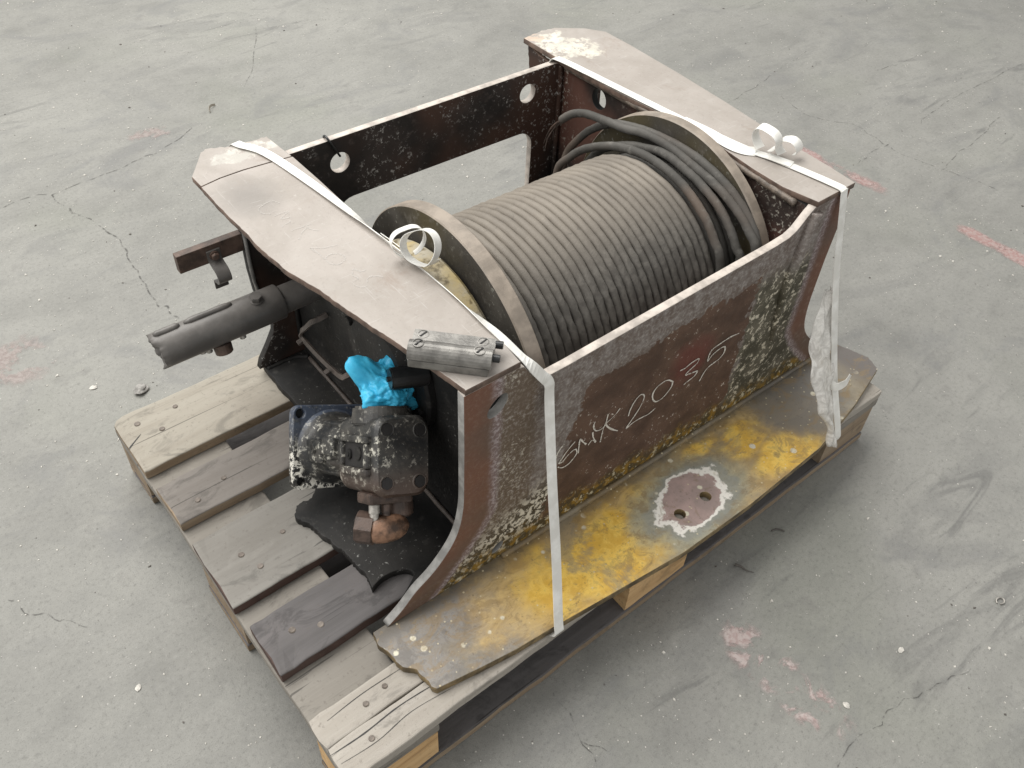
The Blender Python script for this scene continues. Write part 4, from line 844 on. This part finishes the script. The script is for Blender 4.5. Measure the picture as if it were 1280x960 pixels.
# rear port block: shaped lump with a deep window in its side and four bolt pockets on its end
BZ0, BZ1 = .118, .226
def block_mesh():
    bm = bmesh.new(); sec = []
    zs = [(BZ0-.012, .80), (BZ0-.004, .93), (BZ0+.006, 1.0), (BZ1-.022, 1.0), (BZ1-.007, .96), (BZ1, .86)]
    out = rrect(-.044, .044, -.056, .054, .022, 8); n = len(out)
    rows_ = [[bm.verts.new((x*s, y*s+.003*math.sin(z*90)*(1 if y > 0 else -1), z)) for x, y in out] for z, s in zs]
    for a, b in zip(rows_[:-1], rows_[1:]):
        for i in range(n): bm.faces.new((a[i], a[(i+1) % n], b[(i+1) % n], b[i]))
    bm.faces.new(rows_[0][::-1]); bm.faces.new(rows_[-1]); bmesh.ops.subdivide_edges(bm, edges=bm.edges[:], cuts=2, use_grid_fill=True)
    for v in bm.verts: v.co += v.co.normalized()*.0012*noise.noise(v.co*60)
    return bm_mesh('port_block', bm, False)
pb = link('port_block', block_mesh(), M['motor'], mot)
for p in pb.data.polygons: p.use_smooth = True
pb.data.set_sharp_from_angle(angle=math.radians(38))
for y0, y1, z0, z1 in ((.017, .027, .134, .214), (-.027, -.017, .134, .214), (-.0165, .0165, .2045, .2145), (-.0165, .0165, .1335, .1405)):
    link('window_frame', box('window_frame', -.0505, -.040, y0, y1, z0, z1, .003), M['motor'], pb)
link('window_recess', box('window_recess', -.0452, -.040, -.0168, .0168, .1408, .2042, .0005), M['dark_hole'], pb)
bmb = bmesh.new(); cyl_bm(bmb, (-.045, 0, .156), (-.0482, 0, .156), .0075, 18, None, .0008); cyl_bm(bmb, (-.048, 0, .156), (-.0494, 0, .156), .004, 6); link('screw', bm_mesh('screw', bmb), M['black'], pb)
bmb = bmesh.new(); cyl_bm(bmb, (-.045, .002, .182), (-.047, .002, .182), .0095, 18, None, .0008); link('screw', bm_mesh('screw', bmb), M['black'], pb)
for x, y in ((-.025, .036), (.025, .034), (-.025, -.036), (.025, -.036)):
    link('bolt_pad', lathe('bolt_pad', [(.0088, 0), (.0088, .0030), (.0105, .0026), (.0150, -.004)], lambda a, b, h: (x+a, y+b, BZ1-.002+h), 28, True, False), M['motor'], pb)
    bmb = bmesh.new(); cyl_bm(bmb, (x, y, BZ1-.003), (x, y, BZ1+.0010), .0087, 6); link('bolt', bm_mesh('bolt', bmb), M['dark_hole'], pb)
bmb = bmesh.new(); cyl_bm(bmb, (-.004, .040, .172), (-.004, .066, .172), .043, 40, .040, .003); cyl_bm(bmb, (-.004, .064, .172), (-.004, .0665, .172), .030, 30); link('inlet_port', bm_mesh('inlet_port', bmb, False), M['motor'], pb)
# elbow coupling under the block
EX, EZ = -.010, .198
ef = link('elbow_coupling', box('elbow_coupling', EX-.032, EX+.034, -.066, -.050, EZ-.028, EZ+.012, .004), M['rust'], mot)
for x in (EX-.021, EX-.003):
    bmb = bmesh.new(); cyl_bm(bmb, (x, -.065, EZ+.003), (x, -.079, EZ+.003), .0075, 20, None, .0015); cyl_bm(bmb, (x, -.078, EZ+.003), (x, -.092, EZ+.003), .0062, 16); link('bolt', bm_mesh('bolt', bmb), M['steel' if x < EX-.02 else 'rust'], ef)
bmb = bmesh.new(); cyl_bm(bmb, (EX+.022, -.058, EZ-.010), (EX+.022, -.084, EZ-.012), .020, 28, .023, .003); link('neck', bm_mesh('neck', bmb), M['rust'], ef)
link('elbow', tube('elbow', crom([Vector(p) for p in [(EX+.022, -.089, EZ-.004), (EX+.012, -.097, EZ), (EX-.004, -.100, EZ+.001), (EX-.016, -.100, EZ-.003), (EX-.024, -.099, EZ-.008)]], 6), lambda t: .0195*math.sqrt(max(.12, 1-(2*t-1)**4*.75)), 24, True, .0012, 6, 70), M['copper'], ef)
link('union_nut', tube('union_nut', [Vector(p) for p in [(EX-.016, -.100, EZ-.004), (EX-.0165, -.100, EZ-.0045), (EX-.034, -.097, EZ-.020), (EX-.0355, -.0968, EZ-.0212)]], lambda t: .0225 if .02 < t < .98 else .0195, 8, True, 0, 0, 1, False), M['rust'], ef)

# ------------------------------------------------------------------ blue glove stuffed over the inlet port
GB = MM @ Matrix.Translation((.006, .063, .172))
def glove_mesh():
    bm = bmesh.new(); bmesh.ops.create_icosphere(bm, subdivisions=6, radius=1)
    tips = [(Vector((-.88, .62, .10)).normalized(), 1.05, .26), (Vector((.10, .98, .15)).normalized(), .40, .2), (Vector((-.80, -.50, .42)).normalized(), .30, .22), (Vector((.86, -.52, .2)).normalized(), .38, .2)]
    rg = random.Random(11); creases = []
    for i in range(70):        # creases: random planes through the crumpled rubber, each kinking the skin
        n = Vector((rg.uniform(-1, 1), rg.uniform(-1, 1), rg.uniform(-1, 1))).normalized(); creases.append((n, rg.uniform(-.5, .75), *((rg.uniform(.03, .075), rg.uniform(.10, .28)) if i < 20 else (rg.uniform(.012, .035), rg.uniform(.04, .11)))))
    for v in bm.verts:
        n = v.co.normalized(); q = 1.0
        for d, l, wd in tips:
            q += l*math.exp(-(n.angle(d)/wd/1.4)**2)
        nn = n+Vector((noise.noise(n*2.2), noise.noise(n*2.2+Vector((5, 0, 0))), noise.noise(n*2.2+Vector((0, 7, 0)))))*.30
        for cn, off, am, wd in creases:
            q -= am*max(0, 1-abs(nn.dot(cn)-off)/wd)
        q += .10*noise.noise(n*1.7)+.012*noise.noise(n*17)
        p = n*q; v.co = Vector((p.x*.045, p.y*.041+.026, p.z*.036))
    return bm_mesh('nitrile_glove', bm, True)
gl = link('nitrile_glove', glove_mesh(), M['glove'], mat=GB); tag(gl, 'crumpled bright blue rubber glove plugging the motor port', 'glove')

# ------------------------------------------------------------------ clamp halves lying on the left top plate
cb = Vector(((.0955+.164)/2, .034, .4355)); cang = math.atan2(-.0019-.0695, .164-.0955)
CM = WM @ Matrix.Translation((.0935, .073, .4357)) @ Matrix.Rotation(cang, 4, 'Z')
cl = thing('split_clamp', 'dusty grey split clamp with slotted screws lying on the left top plate', 'clamp', mw=CM)
L_ = .104
link('lower_half', box('lower_half', 0, L_-.004, .0005, .052, .0, .0125, .002), M['clamp'], cl)
def half():
    bm = bmesh.new(); pr = [(.0025, .0138)]+[(.0135-.0145*math.cos(math.radians(a)), .0150+.0165*math.sin(math.radians(a))) for a in range(0, 166, 15)]+[(.0285, .0205), (.031, .0200), (.050, .0200), (.052, .0180), (.052, .0135)]
    r_ = [[bm.verts.new((x, y, z)) for y, z in pr] for x in (0, .002, L_*.5, L_-.002, L_)]
    for a, b in zip(r_[:-1], r_[1:]):
        for i in range(len(pr)): j = (i+1) % len(pr); bm.faces.new((a[i], a[j], b[j], b[i]))
    bm.faces.new(r_[0][::-1]); bm.faces.new(r_[-1]); return bm_mesh('upper_half', bm)
uh = link('upper_half', half(), M['clamp'], cl)
for x, y, z in ((.012, .0135, .0312), (.012, .042, .0198), (.088, .0135, .0312), (.088, .042, .0198)):
    s = link('screw', lathe('screw', [(.0075, -.003), (.0075, .0006), (.0062, .0008), (.0060, -.0002), (.0, -.0002)], lambda a, b, h: (x+a, y+b, z+h), 26, False, False), M['clamp'], uh)
    R4 = Matrix.Translation((x, y, z)) @ Matrix.Rotation(1.0, 4, 'Z'); link('slot', box('slot', -.0062, .0062, -.0009, .0009, -.001, .0011, 0, R4), M['dark_hole'], uh)
link('groove', box('groove', .018, .086, .0276, .0306, .0192, .0208, .0004), M['dark_hole'], uh)
for y, z in ((.016, .019), (.044, .016)):
    bmb = bmesh.new(); cyl_bm(bmb, (L_-.001, y, z), (L_+.009, y, z), .0052, 14, None, .0006); link('stud', bm_mesh('stud', bmb), M['rubber'], uh)

# ------------------------------------------------------------------ strapping
SW = .0165
sl = thing('strapping_band', 'white strapping band over the left top plate with a curled tail by the drum', 'strap', (.19, .3, .4355), 'white straps lashing the winch')
SB = Vector((.19, .3, .4355))
pl = [(.148, .678, .26), (.150, .690, .40), (.153, .672, .433), (.158, .655, .4372), (.180, .610, .4372), (.196, .50, .4374), (.205, .40, .4374), (.2085, .335, .4366), (.2155, .25, .4330), (.2215, .14, .4330), (.2225, .06, .4350), (.2305, .012, .4215), (.2500, -.0035, .3915), (.2605, -.0075, .374), (.2590, -.013, .345), (.2385, -.055, .24), (.215, -.105, .13), (.1925, -.149, .03), (.190, -.156, .010), (.188, -.145, -.002)]
wl_ = [(1, .2, 0), (1, .2, 0), (1, .15, 0), (1, .1, 0), (1, .1, 0), (1, .05, -.1), (.9, .02, -.4), (.5, .02, -.85), (.3, .02, -.95), (.5, 0, -.8), (.9, 0, -.4), (.9, 0, -.5), (1, .1, -.2), (1, 0, 0), (1, 0, 0), (1, 0, 0), (1, 0, 0), (1, 0, 0), (1, 0, 0), (1, 0, 0)]
link('band', ribbon('band', [Vector(p)-SB for p in pl], wl_, SW, .0010, 6), M['strap'], sl)
def curl(name, par, base, pts, wid, w=SW): return link(name, ribbon(name, [Vector(p)-base for p in pts], wid, w, .0009, 6), M['strap'], par)
def arc(c, r, a0, a1, e1, e2, n=9, drift=(0, 0, 0)):
    c = Vector(c); e1 = Vector(e1).normalized(); e2 = Vector(e2).normalized(); d = Vector(drift)
    o = []
    for i in range(n+1):
        a = math.radians(a0+(a1-a0)*i/n); k = r*(1+.10*math.sin(a*2+r*90)+.05*math.sin(a*3+r*300)); o.append(c+e1*k*math.cos(a)+e2*k*math.sin(a)+d*i/n)
    return o
def ringbasis(ax):
    ax = Vector(ax).normalized(); e = ax.cross(Vector((0, 0, 1))).normalized(); return ax, e, e.cross(ax)*-1 if e.cross(ax).z < 0 else e.cross(ax)
A1_, E1_, F1_ = ringbasis((-.80, -.30, .35)); A2_, E2_, F2_ = ringbasis((-.30, -.85, .30))
curl('curled_tail', sl, SB, arc((.226, .230, .4665), .0275, 200, 590, E1_, F1_, 24, A1_*.012), [A1_]*25)
curl('curled_tail', sl, SB, arc((.220, .262, .460), .0225, 250, -60, E2_, F2_, 16, A2_*.008), [A2_]*17)
curl('seal', sl, SB, [(.212, .315, .4395), (.217, .29, .437), (.221, .265, .434)], (.5, .02, -.8), .019)
sr = thing('strapping_band', 'white strapping band over the right top plate, looped tail near the front corner', 'strap', (.83, .3, .448), 'white straps lashing the winch')
SB2 = Vector((.83, .3, .448))
pr_ = [(.772, .612, .30), (.772, .612, .41), (.773, .604, .4405), (.776, .588, .4465), (.781, .522, .4485), (.790, .425, .4490), (.803, .301, .4490), (.815, .216, .4490), (.825, .16, .4490), (.838, .12, .4490), (.848, .074, .4490), (.859, .012, .4492), (.861, -.0035, .4465), (.861, -.008, .433), (.8585, -.045, .30), (.852, -.105, .14), (.846, -.156, .035), (.843, -.1645, .012), (.842, -.158, -.002)]
link('band', ribbon('band', [Vector(p)-SB2 for p in pr_], [(1, .12, 0)]*11+[(1, .05, 0)]*2+[(1, 0, 0)]*6, SW, .0010, 6), M['strap'], sr)
curl('slack_end', sr, SB2, [(.800, .29, .4505), (.806, .235, .4515), (.805, .19, .452), (.812, .165, .4515), (.826, .15, .4512)], (.8, .25, .4))
e1, e2 = Vector((.80, .0, .6)).normalized(), Vector((-.45, .35, .82)).normalized(); w3 = e1.cross(e2)
cr2, cu2 = Vector((.62, -.62, .35)).normalized(), Vector((-.3, .1, .95)).normalized(); wx2 = Vector((.93, .10, .2)).normalized()
curl('curled_tail', sr, SB2, arc((.832, .142, .4735), .0215, 250, -70, (-.05, -1, 0), (-.2, 0, 1), 14, wx2*.012), [wx2]*15, .018)
curl('curled_tail', sr, SB2, arc((.852, .112, .4655), .0155, 240, -60, (.05, -1, 0), (-.2, .1, 1), 12, wx2*.018), [wx2]*13, .018)
curl('seal', sr, SB2, [(.834, .132, .4503), (.842, .105, .4503), (.847, .09, .4503)], (1, .3, 0), .019)
# clear pouch taped to the right band
V = []; F = []; nu, nv = 15, 34
top_, bot_ = Vector((.868, -.028, .268)), Vector((.815, -.163, .024))
for j in range(nv+1):
    t = j/nv; c = top_.lerp(bot_, t); half_l = .006+.052*math.sin(math.pi*min(1, t*1.15))**.7*(1-.35*t)+.006*noise.noise(Vector((t*9, 1, 2))); half_r = .010
    for i in range(nu+1):
        s = i/nu; x = c.x-.004-half_l+(half_l+half_r)*s
        dy = .013*noise.noise(Vector((s*2.6, t*5.5, 4)))+.004*noise.noise(Vector((s*5, t*9, 8)))+.008*math.sin(math.pi*s)
        V.append(Vector((x, c.y-.006-dy, c.z+.004*noise.noise(Vector((s*5, t*5, 1))))))
for j in range(nv):
    for i in range(nu): a = j*(nu+1)+i; F.append((a, a+1, a+nu+2, a+nu+1))
me = mesh('plastic_pouch', V, F, True); po = link('plastic_pouch', me, M['film'], mat=WM); tag(po, 'crumpled clear plastic pouch wrapped round the right strapping band', 'pouch')
md = po.modifiers.new('Solidify', 'SOLIDIFY'); md.thickness = .0008
tl2 = link('tape_tab', ribbon('tape_tab', [(.838, -.112, .118), (.846, -.124, .113), (.860, -.130, .120), (.872, -.128, .132)], [(.1, .1, 1)]*4, .017, .0008, 5), M['strap'], mat=WM); tl2.parent = po; tl2.matrix_local = Matrix.Identity(4)

# ------------------------------------------------------------------ odd bits lying on the floor
def bit(name, label, cat, me, m, xy, rz=0):
    o = link(name, me, M[m]); o.location = (xy[0], xy[1], 0); o.rotation_euler = (0, 0, rz); return tag(o, label, cat)
B = D['bits']
bit('steel_shaving', 'dark bent steel shaving on the floor beside the yellow foot plate', 'shaving', tube('steel_shaving', crom([Vector(p) for p in [(-.017, .003, .003), (-.006, .001, .005), (.004, -.002, .003), (.018, -.001, .002)]], 5), lambda t: .0022*(1.2-t), 6), 'chip_dark', B[0], -1.0)
bit('wire_offcut', 'short dark wire offcut on the floor near the right pallet block', 'wire', tube('wire_offcut', crom([Vector(p) for p in [(-.012, 0, .002), (0, .003, .003), (.012, -.002, .002)]], 5), .0015, 6), 'chip_dark', B[1], -.6)
bit('wire_clip', 'small bent bright wire clip on bare floor at the right edge', 'clip', tube('wire_clip', crom([Vector(p) for p in [(-.008, .004, .002), (-.002, .007, .003), (.006, .003, .003), (.007, -.004, .002), (0, -.006, .002), (-.007, -.001, .003)]], 5), .0013, 6), 'steel', B[2], .3)
bit('wood_shaving', 'pale curved wood shaving on the floor behind the left top plate', 'shaving', ribbon('wood_shaving', [(-.022, 0, .004), (-.008, .004, .010), (.010, .003, .008), (.024, -.004, .003)], [(0, .3, 1)]*4, .007, .0012, 5), 'w1', B[3], .9)
bmb = bmesh.new(); bmesh.ops.create_icosphere(bmb, subdivisions=4, radius=.0115)
for v in bmb.verts: v.co *= 1+.5*noise.noise(v.co*120); v.co.z = max(0, v.co.z*.55+.005); v.co.x *= 1.4
bit('fluff_clump', 'grey clump of fluff on the floor beside the pale pallet board', 'fluff', bm_mesh('fluff_clump', bmb, True), 'fluff', B[13], .5)
def chipm(s):
    bm = bmesh.new(); bmesh.ops.create_icosphere(bm, subdivisions=2, radius=s)
    for v in bm.verts: v.co *= 1+.35*noise.noise(v.co*200+Vector((s*999, 0, 0))); v.co.z = max(0.0004, v.co.z*.4+s*.22); v.co.x *= 1.25
    return bm_mesh('stone_chip', bm)
for k, (i, s, lab) in enumerate([(5, .0046, 'cream stone chip on bare floor, right of the pink paint smears'), (8, .005, 'white flake on the floor just past the lowest pink smear'), (14, .0060, 'largest white chip on the floor left of the pale pallet board'), (16, .0046, 'white chip on the floor outside the second gap between pallet boards')]):
    bit('stone_chip', lab, 'stone chip', chipm(s), 'chip', B[i], k*1.3)
